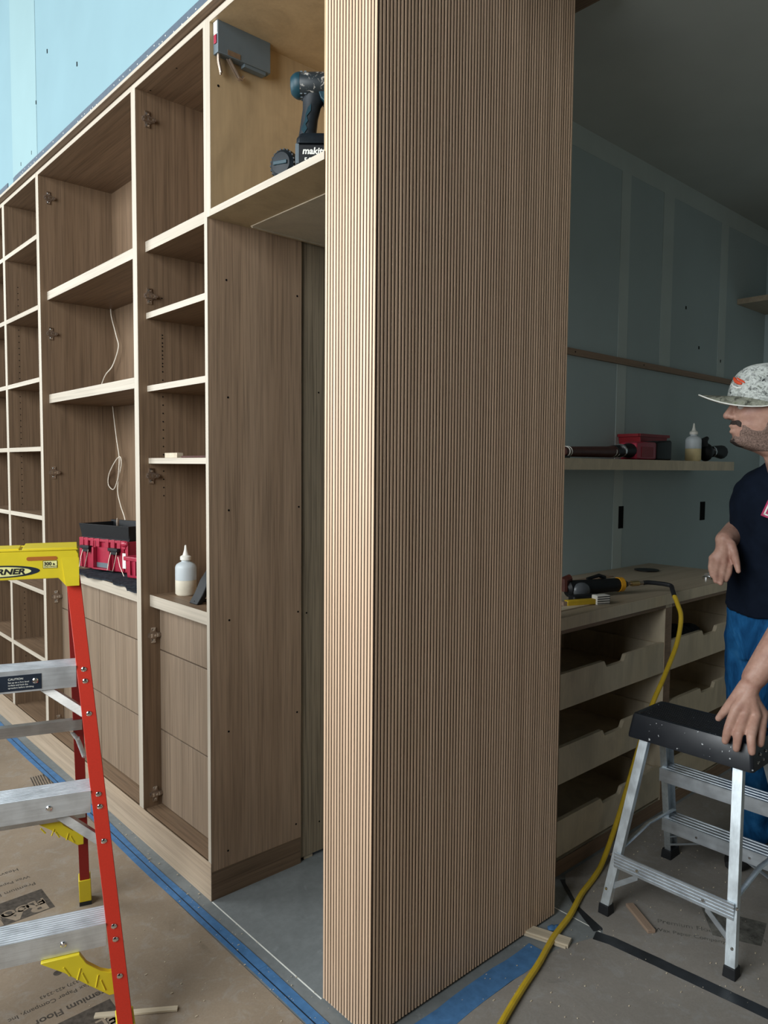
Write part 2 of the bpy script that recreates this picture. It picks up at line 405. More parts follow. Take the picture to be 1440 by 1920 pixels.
# taped drywall joints, the steel corner bead, cut-outs: pieces of the walls
for y0, y1 in ((2.47, 2.86), (5.0, 5.3)): MB().box(.0002, y0, 2.962, .0022, y1, 4.7).build('joint_compound', 'primed_mud', wl)
for y0, y1 in ((0.02, 2.85), (2.95, 3.7)):
    MB().prism([(y0, 2.905), (y1, 2.905), (y1, 2.958), (y1-.03, 2.962), (y0, 2.962)], 'x', -.0016, .002).build('corner_bead', 'bead', wl)
sc = MB()
for i in range(90):
    y = .1+i*.03+random.uniform(-.008, .008)
    sc.box(-.0026, y, 2.925+random.uniform(-.012, .022), -.0014, y+.004, 0)if False else None
    z = 2.926+random.uniform(-.012, .024); sc.box(-.0026, y, z, -.0012, y+.004, z+.004)
tag(sc.build('bead_perforations', 'white', wl), kind='stuff')
nk = MB()
for y, z in ((2.3, 3.37), (1.93, 3.17), (2.47, 3.2), (2.55, 2.99), (2.72, 2.985)): nk.box(-.0006, y, z, .002, y+.005, z+.018)
tag(nk.build('screw_dimples', 'dark', wl), kind='stuff')
for x0, x1, z0, z1 in ((.92, 4.18, 3.0, 3.105), (2.29, 2.38, .95, 3.0), (2.73, 2.85, 2.06, 3.0), (3.46, 3.56, 2.06, 3.0)):
    MB().box(x0, .6985, z0, x1, .7005, z1).build('joint_compound', 'mud', wb)
for x0, x1, z0, z1 in ((2.342, 2.392, 1.162, 1.281), (3.295, 3.36, 1.166, 1.28)):
    MB().box(x0, .6980, z0, x1, .7005, z1).build('electrical_cutout', 'dark', wb)
dm = MB()
for x, z in ((3.02, 2.41), (3.2, 2.2), (3.5, 2.15)): dm.box(x, .6985, z, x+.012, .7005, z+.018)
tag(dm.build('screw_dimples', 'dark', wb), kind='stuff')
struct('trim_1', MB().box(.815, .045, 3.06, 1.075, .66, 3.105), 'oak_y')     # timber packing under the ceiling behind the fluted wall

# ------------------------------------------------------------------ left run of open cabinets
SH = .0185
def holes(pts, nrm, r, parent, name='screw_holes', mat='dark'):
    mb = MB()
    for p in pts:
        p = Vector(p); n = Vector(nrm)
        mb.tube([p-n*.0005, p+n*.0006], r, 8)
    return tag(mb.build(name, mat, parent), kind='stuff')
hinge_src = None
def hinge(parent, x, y, z):
    """steel hinge mounting plate screwed to the cabinet side that faces -Y"""
    global hinge_src
    if hinge_src is None:
        sc_ = MB()
        h = MB(); h.prism([(-.008, -.030), (.010, -.030), (.012, -.012), (.022, -.008), (.022, .008), (.012, .012), (.010, .030), (-.008, .030), (-.010, .012), (-.020, .007), (-.020, -.007), (-.010, -.012)], 'y', -.0035, 0)
        sc_.box(-.013, -.0118, -.0075, -.006, -.0105, .0075); sc_.box(.012, -.0118, -.0065, .018, -.0105, .0065); sc_.box(-.008, -.0042, .024, .010, -.0034, .030); sc_.box(-.008, -.0042, -.030, .010, -.0034, -.025)
        h.box(-.016, -.011, -.0085, .026, -.0035, .0085); h.box(-.022, -.013, -.003, -.012, -.009, .003); h.box(.018, -.014, -.004, .030, -.010, .004)
        for z0 in (-.021, .021):
            sc_.lathe([(.0062, 0), (.0062, .0025), (.0036, .0042)], 10, Matrix.Translation((.001, -.0035, z0)) @ Matrix.Rotation(R(90), 4, 'X'))
        sc_.lathe([(.0045, 0), (.0045, .0025)], 10, Matrix.Translation((.004, -.011, 0)) @ Matrix.Rotation(R(90), 4, 'X'))
        hinge_src = h.build('hinge_plate', 'steel', parent); o = hinge_src; o.location = (x, y, z); sc_.build('screws', 'chrome', o)
    else:
        o = copy_part(hinge_src, parent, (x, y, z))
        for ch in list(hinge_src.children): copy_part(ch, o)
    return o
def cabinet(name, label, cat, y0, y1, shelves, z_top=2.889, group=None):
    """open cabinet carcass between y0 and y1; local y = world y - y0. shelves: (z_top, thickness, x_front)"""
    w = y1-y0; t = thing(name, label, cat, (0, y0, 0), 0, group)
    D = .372
    for a in (0, w-SH):
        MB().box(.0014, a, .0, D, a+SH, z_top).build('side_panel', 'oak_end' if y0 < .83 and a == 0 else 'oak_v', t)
        MB().box(0, a, .132, .0014, a+SH, z_top).build('edge_band', 'edge_v', t)
    MB().box(D-.012, SH, .13, D, w-SH, z_top).build('back_panel', 'oak_v', t)
    MB().box(.0014, SH, 2.870, D-.012, w-SH, z_top).build('top_panel', 'oak_y', t)
    MB().box(0, SH, 2.870, .0014, w-SH, z_top).build('edge_band', 'edge_y', t)
    MB().box(.012, SH, .112, D-.012, w-SH, .130).build('bottom_panel', 'oak_y', t)
    for z, th, xf in shelves:
        s = MB().box(xf+.0014, SH+.0006, z-th, D-.012, w-SH-.0006, z).build('shelf', 'oak_y', t)
        MB().box(xf, SH+.0006, z-th, xf+.0014, w-SH-.0006, z).build('edge_band', 'edge_y', s)
    return t, w
CY = [.821, 1.3735, 2.487, 3.055, 3.625]
HZ = (2.772, 2.120, 1.438, .816, .180)
A, wA = cabinet('tall_cabinet', 'narrow open oak cabinet at the end of the run, holding the squeeze bottle', 'cabinet', CY[0], CY[1],
                [(2.320, .038, .034), (2.055, .022, .034), (1.781, .022, .035), (1.506, .021, .037)])
B, wB = cabinet('wide_cabinet', 'wide open oak cabinet with the red toolbox and hanging white cable', 'cabinet', CY[1], CY[2],
                [(2.320, .040, .033), (1.822, .042, .033)])
CS = [(2.598, .022, 0), (2.258, .022, 0), (1.907, .022, 0), (1.566, .022, 0), (1.222, .022, 0), (.845, .022, 0), (.500, .022, 0)]
C_, wC = cabinet('shelving_cabinet', 'oak bookcase of even open shelves left of the wide cabinet, beside the yellow ladder top', 'bookcase', CY[2], CY[3], CS)
D_, wD = cabinet('shelving_cabinet', 'farthest oak bookcase, cut off by the left edge of the picture', 'bookcase', CY[3], CY[4], CS)
for t, w in ((A, wA), (B, wB)):
    for z in HZ: hinge(t, .046, w-SH, z)
for t, w, zs, xx in ((A, wA, [1.36+.032*i for i in range(20)], .098), (C_, wC, [.2+.033*i for i in range(69)], .062), (D_, wD, [.2+.033*i for i in range(69)], .062)):
    cl = [2.32, 2.055, 1.781, 1.506] if t is A else [s[0] for s in CS]
    zs = [z for z in zs if min(abs(z-c+.011) for c in cl) > .02] + ([2.12+.0, 1.98, 1.95, 1.92, 1.89, 1.86] if t is A else [])
    holes([(xx, w-SH, z) for z in zs], (0, -1, 0), .0028, t, 'shelf_pin_holes')
# drawers and the thick inset tops under the open part of A and B
def drawer_bank(t, w, cols):
    s = MB().box(.0374, SH+.0006, .931, .358, w-SH-.0006, .976).build('counter_top', 'oak_y', t)
    MB().box(.036, SH+.0006, .931, .0374, w-SH-.0006, .976).build('edge_band', 'edge_y', s)
    MB().box(.10, SH+.001, .131, .355, w-SH-.001, .930).build('drawer_carcass', 'slat_side', t)  # carcass front coloured dark to paint shade into the drawer gaps
    rows = ((.1340, .4325), (.4375, .7515), (.7565, .930))
    for a, b in cols:
        for z0, z1 in rows:
            MB().box(.075, a+.0022, z0, .094, b-.0022, z1).build('drawer_front', 'oak_drawer', t, .0008)
drawer_bank(A, wA, [(SH, wA-SH)])
drawer_bank(B, wB, [(SH, 1.972-CY[1]), (1.972-CY[1], wB-SH)])
holes([(.069, .0, 2.089), (.073, .0, 1.706), (.074, .0, 1.33), (.074, .0, .957), (.070, .0, .573), (.065, .0, .155), (.353, .0, 2.082), (.361, .0, 1.333), (.354, .0, .578), (.350, .0, .156), (.358, 0, .95)], (0, -1, 0), .0036, A)
holes([(.05, .3, 2.870), (.05, .51, 2.870)], (0, 0, -1), .003, A)

pl = thing('plinth', 'long low oak plinth board along the foot of the open cabinets', 'plinth', (0, CY[0], 0))
MB().box(-.0012, -.0012, 0, .0012, CY[4]-CY[0], .131).build('front_board', 'oak_plinth', pl)
MB().box(.0015, -.0012, 0, .369, -.0001, .101).build('base_board', 'oak_x', A)
co = thing('cornice_board', 'thin oak board capping the top of the cabinet run below the drywall', 'cornice', (0, 0, 2.89))
MB().box(-.026, .204, .003, .36, CY[4], .0148).build('board', 'oak_y', co)
MB().box(-.0275, .204, .003, -.026, CY[4], .0148).build('front_edge', 'edge_y', co)

# plywood cupboard box over the niche
pb = thing('plywood_cupboard', 'birch plywood overhead cupboard box holding the cordless drill', 'cupboard', (0, .204, 2.275))
PX, PW, PH = .60, .617, .614
for n, b in (('side_panel', (0.0014, PW-.024, 0, PX, PW-.0005, PH)), ('side_panel', (.012, 0, 0, PX, .016, PH)), ('back_panel', (PX-.012, .016, .02, PX, PW-.024, PH-.02)),
             ('top_panel', (.0014, .016, PH-.02, PX-.012, PW-.024, PH)), ('bottom_panel', (.0014, 0, 0, PX-.012, PW-.024, .021))):
    MB().box(*b).build(n, 'ply', pb)
MB().box(0, PW-.024, 0, .0014, PW-.0005, PH).build('edge_band', 'edge_v', pb)
MB().box(0, .0, .0, .0014, PW-.024, .021).build('edge_band', 'edge_y', pb)
MB().box(0, .0, PH-.02, .0014, PW-.024, PH).build('edge_band', 'edge_y', pb)
MB().box(.147, .01, -.0036, .58, PW-.026, -.0005).build('soffit_panel', 'ply_pale', pb)
MB().box(.150, PW-.034, -.0065, .58, PW-.0255, -.0005).build('soffit_bead', 'ply_pale', pb)
holes([(.03, PW-.024, .41), (.03, PW-.024, .03)], (0, -1, 0), .0042, pb)
# flap lift mechanism on the side of that box
fl = thing('flap_lift', 'grey cupboard flap lift mechanism with folded steel arm, under the plywood top', 'hinge', (.0, .796, 2.77))
MB().box(.012, -.030, .002, .206, -.001, .106).build('cover', 'liftgrey', fl, .0012)
MB().box(.013, -.027, .060, .0118, -.004, .095).box(.010, -.027, .062, .0118, -.006, .097).build('front_label', 'white', fl)
MB().box(.008, -.024, .030, .0118, -.010, .056).build('red_stop', 'red', fl, .001)
arm = MB().tube([(.020, -.018, .030), (.022, -.018, -.02), (.030, -.018, -.052)], .0045, 8).tube([(.020, -.010, .030), (.024, -.010, -.02), (.033, -.010, -.054)], .0035, 8)
arm.tube([(.060, -.016, .002), (.078, -.016, -.022), (.096, -.016, -.044), (.106, -.016, -.046), (.112, -.016, -.036)], .0055, 8).tube([(.052, -.014, .0), (.088, -.014, -.046), (.100, -.014, -.050)], .0035, 8)
arm.build('lift_arm', 'steel', fl)
MB().box(.046, -.0312, .004, .092, -.0300, .020).build('arm_notch', 'steel', fl)
MB().box(.110, -.026, -.008, .190, -.004, .002).build('under_plate', 'liftgrey', fl)

# filler panel at the back of the niche
fp = thing('filler_panel', 'greyish oak panel standing at the back of the niche beside the end cabinet', 'panel', (.374, .828, 0))
MB().box(0, 0, .014, .50, .018, 2.885).build('panel', 'oak_grey', fp)
holes([(.027, 0, .939), (.089, 0, .127), (.08, 0, 1.75)], (0, -1, 0), .0034, fp)
MB().box(.02, .004, 0, .06, .016, .0142).box(.4, .004, 0, .44, .016, .0142).build('shim', 'offcut', fp)

# ------------------------------------------------------------------ fluted wall
fw = thing('fluted_wall', 'tall free-standing wall end clad in vertical oak slats', 'wall panel', (0, 0, 0))
FT = 2.93
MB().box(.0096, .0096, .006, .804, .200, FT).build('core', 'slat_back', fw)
pitch = .2/17; sw = .0083; sd = .0100
def slat_mesh(along):
    c = .0012; q = [(0, sd), (0, c), (c, 0), (sw-c, 0), (sw, c), (sw, sd)]
    if along == 'x': q2 = q
    else: q2 = [(b, a) for a, b in q][::-1]
    m = MB().prism(q2, 'z', 0, FT-.008); return m
def dark_sides(o):          # groove shade coloured onto the slats' cheeks below the veneered nose
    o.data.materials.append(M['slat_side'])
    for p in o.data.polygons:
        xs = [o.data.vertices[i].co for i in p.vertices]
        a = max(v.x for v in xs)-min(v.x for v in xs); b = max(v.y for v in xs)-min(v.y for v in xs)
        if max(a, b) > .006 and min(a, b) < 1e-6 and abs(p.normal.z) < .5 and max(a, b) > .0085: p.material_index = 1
s0 = None
for i in range(17):
    y = i*pitch+.0006+(pitch-sw-.0012)*(i/16.0)
    if s0 is None:
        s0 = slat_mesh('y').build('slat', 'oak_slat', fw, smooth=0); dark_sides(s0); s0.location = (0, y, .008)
    else: copy_part(s0, fw, (0, y, .008))
s1 = None; nb = 68
for i in range(nb):
    x = .0085+i*(.810-.0085-sw)/(nb-1)
    if s1 is None:
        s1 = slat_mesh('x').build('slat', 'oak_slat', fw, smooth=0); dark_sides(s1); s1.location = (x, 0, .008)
    else: copy_part(s1, fw, (x, 0, .008))
MB().box(.8042, .0075, .008, .8095, .2, FT).build('end_board', 'oak_v', fw)

# ------------------------------------------------------------------ right drawer cabinets, worktop, shelves
def notched(x0, x1, z0, z1, n0, n1, dep=.026, c=.022):
    P = [(x0, z0), (x1, z0), (x1, z1)]
    def arc(xa, za, xb, zb):
        return [(xa+(xb-xa)*t, za+(zb-za)*(3*t*t-2*t**3)) for t in (0, .2, .4, .6, .8, 1)]
    return P+arc(n1+c, z1, n1, z1-dep)+arc(n0, z1-dep, n0-c, z1)+[(x0, z1)]
def drawer_cabinet(x0, x1, label):
    t = thing('drawer_cabinet', label, 'cabinet', (x0, .137, 0)); w = x1-x0; D = .56
    for a in (0, w-.028):
        MB().box(a, 0, 0, a+.028, D, .905).build('side_panel', 'maple', t)
    for a in (0, w-.028): MB().box(a, -.0012, .055, a+.028, 0, .889).build('stile_edge', 'stud', t)
    MB().box(.028, D-.01, .05, w-.028, D, .905).build('back_panel', 'maple', t)
    MB().box(.028, .004, .030, w-.028, D-.01, .052).build('bottom_panel', 'maple', t)
    MB().box(.0, -.004, 0, w, -.0013, .054).build('base_rail', 'stud', t)
    MB().box(.028, -.001, .889, w-.028, .06, .905).build('top_rail', 'stud', t)
    a, b = .032, w-.032
    for z0, z1 in ((.612, .742), (.337, .472), (.066, .201)):
        d = MB().box(a+.004, .02, z0+.012, b-.004, .50, z0+.02).box(a+.004, .02, z0+.012, a+.018, .50, z1-.004).box(b-.018, .02, z0+.012, b-.004, .50, z1-.004).box(a+.004, .486, z0+.012, b-.004, .50, z1-.004).build('drawer', 'maple', t)
        cx = (a+b)/2-.012
        MB().prism(notched(a, b, z0, z1, cx-.058, cx+.062), 'y', .001, .017).build('drawer_front', 'maple', d)
    return t
drawer_cabinet(.985, 1.806, 'plywood drawer cabinet with three notched drawers next to the fluted wall')
drawer_cabinet(1.806, 2.640, 'plywood drawer cabinet behind the man, dark cloth in its top drawer')
wt = thing('worktop', 'pale wooden worktop over the drawer cabinets, carrying the nailer', 'worktop', (.985, .128, .9055))
MB().box(0, .0014, 0, 1.70, .570, .0445).build('slab', 'maple_top', wt)
MB().box(0, 0, 0, 1.70, .0014, .0445).build('front_edge', 'maple', wt)
fs = thing('wall_shelf', 'thick pale shelf on the dark wall at eye level, carrying the red tool', 'shelf', (.93, .45, 1.474))
MB().box(0, .0014, 0, 2.235, .249, .050).build('board', 'maple_top', fs)
MB().box(0, 0, 0, 2.235, .0014, .050).build('front_edge', 'maple', fs)
us = thing('wall_shelf', 'high shelf at the right edge of the picture, above the cap', 'shelf', (3.722, -1.2, 2.542))
MB().box(0, 0, 0, .457, 1.899, .034).build('board', 'maple_top', us)
ba = thing('wall_batten', 'thin brown timber batten fixed level across the dark wall', 'batten', (.93, .681, 2.022))
MB().box(0, 0, 0, 3.24, .0185, .031).build('strip', 'stud', ba)
holes([(.95, 0, .016), (1.6, 0, .016)], (0, -1, 0), .004, ba)

# ------------------------------------------------------------------ floor coverings
def sheet(name, label, poly, z, th, mat, cat, jag=0):
    me = MB().prism(poly, 'z', z, z+th); return tag(me.build(name, mat), label, cat)
kl = sheet('floor_board', 'brown printed floor protection board under the stepladder', [(-3.3, -4.8), (-.092, -4.8), (-.092, 8.8), (-3.3, 8.8)], .0003, .0022, 'kraft', 'floor covering')
km = sheet('floor_board', 'dusty grey floor protection board in front of the fluted wall', [(-.0905, -4.8), (.838, -4.8), (.845, -.652), (.838, -.158), (.800, -.150), (.745, -.128), (.66, -.105), (-.0905, -.100)], .0003, .0022, 'kraft_grey', 'floor covering')
kr = sheet('floor_board', 'dusty brown floor protection board under the step stool', [(.8385, -4.8), (4.1, -4.8), (4.1, .115), (1.045, .118), (1.0, .085), (.915, -.024), (.895, -.075), (.870, -.142), (.8455, -.160)], .0003, .0022, 'kraft_grey', 'floor covering')
def tape(name, label, pts, wd, mat, z=.0030):
    L = []; Rr = []; pts = [Vector((*p, 0)) for p in pts]
    n = len(pts)
    for i, p in enumerate(pts):
        t = (pts[min(i+1, n-1)]-pts[max(i-1, 0)]).normalized(); q = Vector((-t.y, t.x, 0))
        j = random.uniform(-.0018, .0018)
        L.append((p+q*(wd/2+j))[:2]); Rr.append((p-q*(wd/2-j))[:2])
    mb = MB()
    for i in range(n-1):
        h = z+random.uniform(0, .0006)
        mb.prism([L[i], Rr[i], Rr[i+1], L[i+1]], 'z', z-.0004, h)
    return tag(mb.build(name, mat), label, 'tape')
tl = tape('masking_tape', 'long blue masking tape line running along the cabinet plinth', [(-.066+.004*sin(i*.7), .10+i*.16) for i in range(36)], .046, 'bluetape')
MB().box(-.072, .1, .0036, -.069, 4.5, .0041).build('seam', M['navy_ink'], tl)
tape('masking_tape', 'short blue masking tape line beside the base of the fluted wall', [(.09+i*.06, -.068-.003*sin(i)) for i in range(10)], .072, 'bluetape')
tape('floor_tape', 'black floor tape strip running forward from the corner of the fluted wall', [(.828-.012*(i == 0)+.0045*i, -.146-i*.05) for i in range(22)], .044, 'blacktape')
tape('floor_tape', 'short dark tape curving along the board edge at the drawer cabinet', [(1.02, .10), (.975, .045), (.925, -.02), (.885, -.085), (.852, -.142)], .040, 'blacktape', .0016)
tag(MB().box(.8475, -.148, .0002, .8505, .10, .0009).build('chalk_line', 'white_ink'), 'thin white chalk line on the concrete at the right end of the fluted wall', 'line')
tag(MB().box(-.0016, .205, .0002, .0022, .815, .0010).build('chalk_line', 'white_ink'), 'thin white chalk line on the concrete across the niche opening', 'line')
bs = MB()
for i in range(3): bs.sphere((.742+.012*i, -.038-.008*i, .006), .014-.002*i, 9, 6, (1.2, 1, .55))
for v in range(len(bs.v)): bs.v[v] = tuple(Vector(bs.v[v])+Vector((1, 1, .3))*.004*noise.noise(Vector(bs.v[v])*160))
tag(bs.build('tape_scrap', 'bluetape'), 'crumpled blue tape scrap beside the cream offcut', 'tape')
def stick(name, label, a, b, wd, th, mat, lip=False):
    a = Vector((*a, 0)); b = Vector((*b, 0)); d = b-a; L = d.length; ang = math.atan2(d.y, d.x)
    t = thing(name, label, 'offcut', (a.x, a.y, .0028), ang)
    MB().box(0, -wd/2, 0, L, wd/2, th).build('strip', mat, t, .0008)
    if lip: MB().box(0, -wd/2-.006, 0, L-.006, -wd/2, th*.55).build('tongue', mat, t)
    return t
stick('wood_offcut', 'cream tongued wood offcut poking out from under the fluted wall', (.672, .010), (.716, -.122), .040, .012, 'offcut', True)
stick('wood_offcut', 'small brown wood offcut lying left of the stool leg on the floor board', (1.044, -.138), (.962, -.262), .026, .011, 'offcut_brown')
stick('wood_offcut', 'thin cream wood strip on the floor behind the stepladder foot', (-.497, .552), (-.318, .430), .017, .006, 'offcut')
du = MB()
for i in range(420):
    k = random.random()
    if k < .40: x, y = random.uniform(.85, 1.7), random.uniform(-.62, .05)
    elif k < .62: x, y = random.uniform(.2, .85), random.uniform(-.5, -.03)
    elif k < .8: x, y = random.uniform(-.09, .0), random.uniform(.1, 1.6)
    else: x, y = random.uniform(-.5, -.05), random.uniform(.1, .9)
    s = random.choice((.0012, .0016, .002, .0032)); z = .0026
    du.box(x, y, z, x+s*random.uniform(.7, 2.2), y+s, z+s*.6)
tag(du.build('sawdust', 'offcut', smooth=0), 'scattered sawdust flecks and chips over the floor', 'sawdust', kind='stuff')
# printing on the boards (upside down as seen from here)
ZT = .00265
def floor_text(parent, name, body, x, y, size, mat, bold=0, sx=1.0, ang=180, z=ZT):
    return ptext(name, body, size, mat, parent, Matrix.Translation((x, y, z)) @ Matrix.Rotation(R(ang), 4, 'Z'), .0002, bold, 0, 'LEFT', sx)
def brand_block(parent, x, y, mat='kraft_ink', lmat='kraft_line'):
    MB().box(x-.40, y-.140, .0024, x, y, .0027).build('printed_block', mat, parent)
    floor_text(parent, 'printed_lettering', 'FLOORBOARD', x-.012, y-.012-.048+.0, .052, lmat, .0012, 1.02, z=.0029)
    q = MB()
    pts = [(x-.2+.19*cos(a), y-.062+.03*sin(a)) for a in [2*pi*i/24 for i in range(24)]]
    floor_text(parent, 'printed_lettering', 'RAM BOARD', x-.010, y-.118-.012, .0, lmat) if False else floor_text(parent, 'printed_lettering', 'RAM', x-.012, y-.072, .088, lmat, .003, 1.25, z=.0029)
brand_block(kl, -.408, 1.274)
floor_text(kl, 'printed_lettering', 'Premium Floor Protection', -.412, 1.335, .028, 'kraft_ink')
floor_text(kl, 'printed_lettering', 'Wax Paper Company, Inc', -.414, 1.392, .024, 'kraft_ink')
floor_text(kl, 'printed_lettering', 'Heavy Duty', -.430, 1.470, .028, 'kraft_ink')
floor_text(kl, 'printed_lettering', 'Wax Paper Company, Inc', -.445, .695, .022, 'kraft_ink')
floor_text(kl, 'printed_lettering', '(337) 422-2243', -.472, .727, .018, 'kraft_ink')
floor_text(kl, 'printed_lettering', 'Premium Floor Protection', -.418, .642, .034, 'kraft_ink', .0006)
brand_block(kl, -.440, .592)
sl = MB()
for k in range(3): sl.lathe([(.012-.003*k, 0), (.012-.003*k, .0002)], 12, Matrix.Translation((-.512+.013*k, .795+.006*(k % 2), .0025+.0001*k)))
sl.build('printed_seal', 'kraft_ink', kl)
hs = MB()
for i in range(8): hs.prism([(-.17+i*.011, 2.13), (-.165+i*.011, 2.13), (-.145+i*.011, 2.27), (-.151+i*.011, 2.27)], 'z', .0024, .0027)
tag(hs.build('printed_hatching', 'kraft_ink', kl), kind='stuff')
MB().prism([(1.225, -.300), (1.10, -.395), (1.16, -.52), (1.295, -.485)], 'z', .0024, .0027).build('printed_block', 'kraft_ink_grey', kr)
floor_text(kr, 'printed_lettering', 'Premium Floor Protection', 1.03, -.245, .03, 'kraft_ink_grey', 0, 1, -60)
floor_text(kr, 'printed_lettering', 'Wax Paper Company, Inc', .985, -.26, .024, 'kraft_ink_grey', 0, 1, -60)

# ------------------------------------------------------------------ stepladder (orange rails, yellow cap)
LD = thing('stepladder', 'orange-railed stepladder with yellow top cap and aluminium treads', 'stepladder', (-.503, .357, 0), R(-19.3))
a_, t_, W_ = .30, .095, .57
def fr(z, side): return Vector((.036-t_*z if side == 0 else -W_+t_*z, a_*z, z))
rt0, rt1 = .738, .435
def rr(z, side):
    k = z/1.14; return Vector((-.058-.022*k if side == 0 else -W_+.058+.022*k, rt0+(rt1-rt0)*k, z))
def rail(fn, side, z0, z1, wx, wy, mat, name, th=.004):
    s = 1 if side == 0 else -1; mb = MB()
    def ring(z):
        p = fn(z, side); x0, x1 = (p.x-wx, p.x) if side == 0 else (p.x, p.x+wx)
        web = p.x-th if side == 0 else p.x+th
        o = p.x; i = p.x-s*wx; y = p.y; d = wy
        ring_ = [(o, y), (i, y), (i, y+th), (o-s*th, y+th), (o-s*th, y+d-th), (i, y+d-th), (i, y+d), (o, y+d)]
        if side: ring_ = ring_[::-1]
        return [(a, b, z) for a, b in ring_]
    return mb.rings([ring(z0), ring(z1)]).build(name, mat, LD, .0009, 30, 1)
for s in (0, 1):
    rail(fr, s, .050, 1.165, .036, .062, 'frp', 'front_rail')
    rail(rr, s, .060, 1.13, .030, .040, 'frp_dark', 'rear_rail')
def rivet_at(parent, p, r=.0075):
    MB().lathe([(r, 0), (r*.95, .0018), (r*.6, .0036), (r*.2, .0042)], 12, Matrix.Translation(p) @ Matrix.Rotation(R(90), 4, 'X')).build('rivet', 'chrome', parent)
SZ = (.3125, .625, .9375)
for k, z in enumerate(SZ):
    r0 = fr(z, 0); l0 = fr(z, 1); x0, x1 = l0.x+.004, r0.x-.036
    yb = r0.y; mb = MB()
    # tread: ridged top, front apron
    q = [(yb-.004, z-.058), (yb-.0005, z-.058), (yb+.001, z-.004), (yb+.079, z-.004), (yb+.079, z-.030), (yb+.082, z-.030), (yb+.082, z)]
    n = 9
    for i in range(n):
        y1 = yb+.082-(i+.25)*(.084/n); y2 = yb+.082-(i+.75)*(.084/n)
        q += [(y1, z), (y1-.0012, z-.0018), (y2, z-.0018), (y2-.0012, z)]
    q += [(yb-.004, z)]
    st = mb.prism(q, 'x', x0+.0, x1+.0).build('step', 'alu', LD, smooth=30)
    for xr in (x1-.10, (x0+x1)/2, x0+.10): MB().lathe([(.008, 0), (.0075, .002), (.005, .004)], 12, Matrix.Translation((xr, yb-.004, z-.030)) @ Matrix.Rotation(R(90), 4, 'X')).build('rivet', 'chrome', st)
    for s in (0, 1):
        f0 = fr(z-.012, s); f1 = fr(z-.042, s); f2 = fr(z-.125, s); dx = -.018 if s == 0 else .018
        for p in (f0, f1, f2): rivet_at(LD, (p.x+dx, p.y, p.z))
        # diagonal brace under each tread
        pa = Vector(((x1-.085) if s == 0 else (x0+.085), yb+.030, z-.056)); pb_ = Vector((f2.x+(-.030 if s == 0 else .030), f2.y+.016, f2.z))
        d = (pb_-pa); nx = Vector((0, 1, 0)); up = d.cross(nx).normalized()
        bb = MB(); lo = []; hi = []
        for p in (pa, pb_):
            pass
        w1 = nx*.010; w2 = up*.0115; th3 = up
        bb.hexa([pa-w1-w2, pb_-w1-w2, pb_+w1-w2, pa+w1-w2], [pa-w1+w2, pb_-w1+w2, pb_+w1+w2, pa+w1+w2])
        if k > 0: bb.build('step_brace', 'alu_dull', LD, .001)
# warning sticker on the top step
zt = SZ[2]; yb = fr(zt, 0).y; xr = fr(zt, 0).x
stx1, stx0 = xr-.036-.085, xr-.036-.30
stk = MB().box(stx0, yb-.0050, zt-.053, stx1, yb-.0041, zt-.012).build('sticker', 'navy_ink', LD)
fmx = lambda x, z: frame((x, yb-.0052, z), (1, 0, 0), (0, 0, 1))
for i, (tx, tz, sz) in enumerate((('CAUTION', -.024, .008), ('Set up on a firm level', -.032, .0058), ('surface and lock the', -.039, .0058), ('spreaders before climbing', -.046, .0058))):
    ptext('sticker_lettering', tx, sz, 'white_ink', stk, fmx(stx1-.080, zt+tz), .0001)
    ptext('sticker_lettering', tx, sz, 'white_ink', stk, fmx(stx0+.030, zt+tz), .0001)
# yellow cap
cz0, cz1 = 1.140, 1.222
yc0 = fr(1.14, 0).y-.012; yc1 = yc0+.165
xcr, xcl = fr(1.15, 0).x-.004, fr(1.15, 1).x-.008
cap = MB()
prof = [(xcl, 1.128), (xcl+.034, 1.128), (xcl+.052, 1.150), (xcr-.052, 1.150), (xcr-.034, 1.128), (xcr, 1.128), (xcr, 1.215), (xcr-.006, 1.226), (xcl+.006, 1.226), (xcl, 1.215)]
cap.prism(prof, 'y', yc0, yc0+.012); cap.prism(prof, 'y', yc1-.012, yc1)
cap.box(xcl, yc0+.012, 1.135, xcl+.012, yc1-.012, 1.222).box(xcr-.012, yc0+.012, 1.135, xcr, yc1-.012, 1.222)
cap.box(xcl+.012, yc0+.012, 1.210, xcr-.012, yc1-.012, 1.2245)
cb = cap.build('top_cap', 'yellow', LD, .0025); cb.location.z = .020
MB().box(xcl+.004, yc0-.0008, 1.226, xcr-.002, yc0+.004, 1.2295).box(xcr-.14, yc0+.010, 1.2255, xcr-.004, yc1-.004, 1.232).build('cap_rim', 'yellow', cb, .001)
MB().box(xcl+.03, yc0+.04, 1.2250, xcr-.15, yc1-.03, 1.2300).build('tool_tray', 'yellow', cb, .001)
MB().hexa([(xcr-.034, yc0-.006, 1.128), (xcr, yc0-.006, 1.128), (xcr, yc0, 1.128), (xcr-.034, yc0, 1.128)], [(xcr-.044, yc0-.0008, 1.205), (xcr, yc0-.0008, 1.205), (xcr, yc0, 1.205), (xcr-.044, yc0, 1.205)]).build('corner_rib', 'yellow', cb)
fmc = lambda x, z: frame((x, yc0-.0007, z), (1, 0, 0), (0, 0, 1))
def slot_poly(cx, cz, w, h, n=8):
    r = h/2; P = []
    for i in range(n+1): a = -pi/2+pi*i/n; P.append((cx+w/2-r+r*cos(a), cz+r*sin(a)))
    for i in range(n+1): a = pi/2+pi*i/n; P.append((cx-w/2+r+r*cos(a), cz+r*sin(a)))
    return P
MB().prism(slot_poly(xcr-.092, 1.2055, .076, .0105), 'y', yc0-.0007, yc0+.001).build('holder_slot', 'slot', cb)
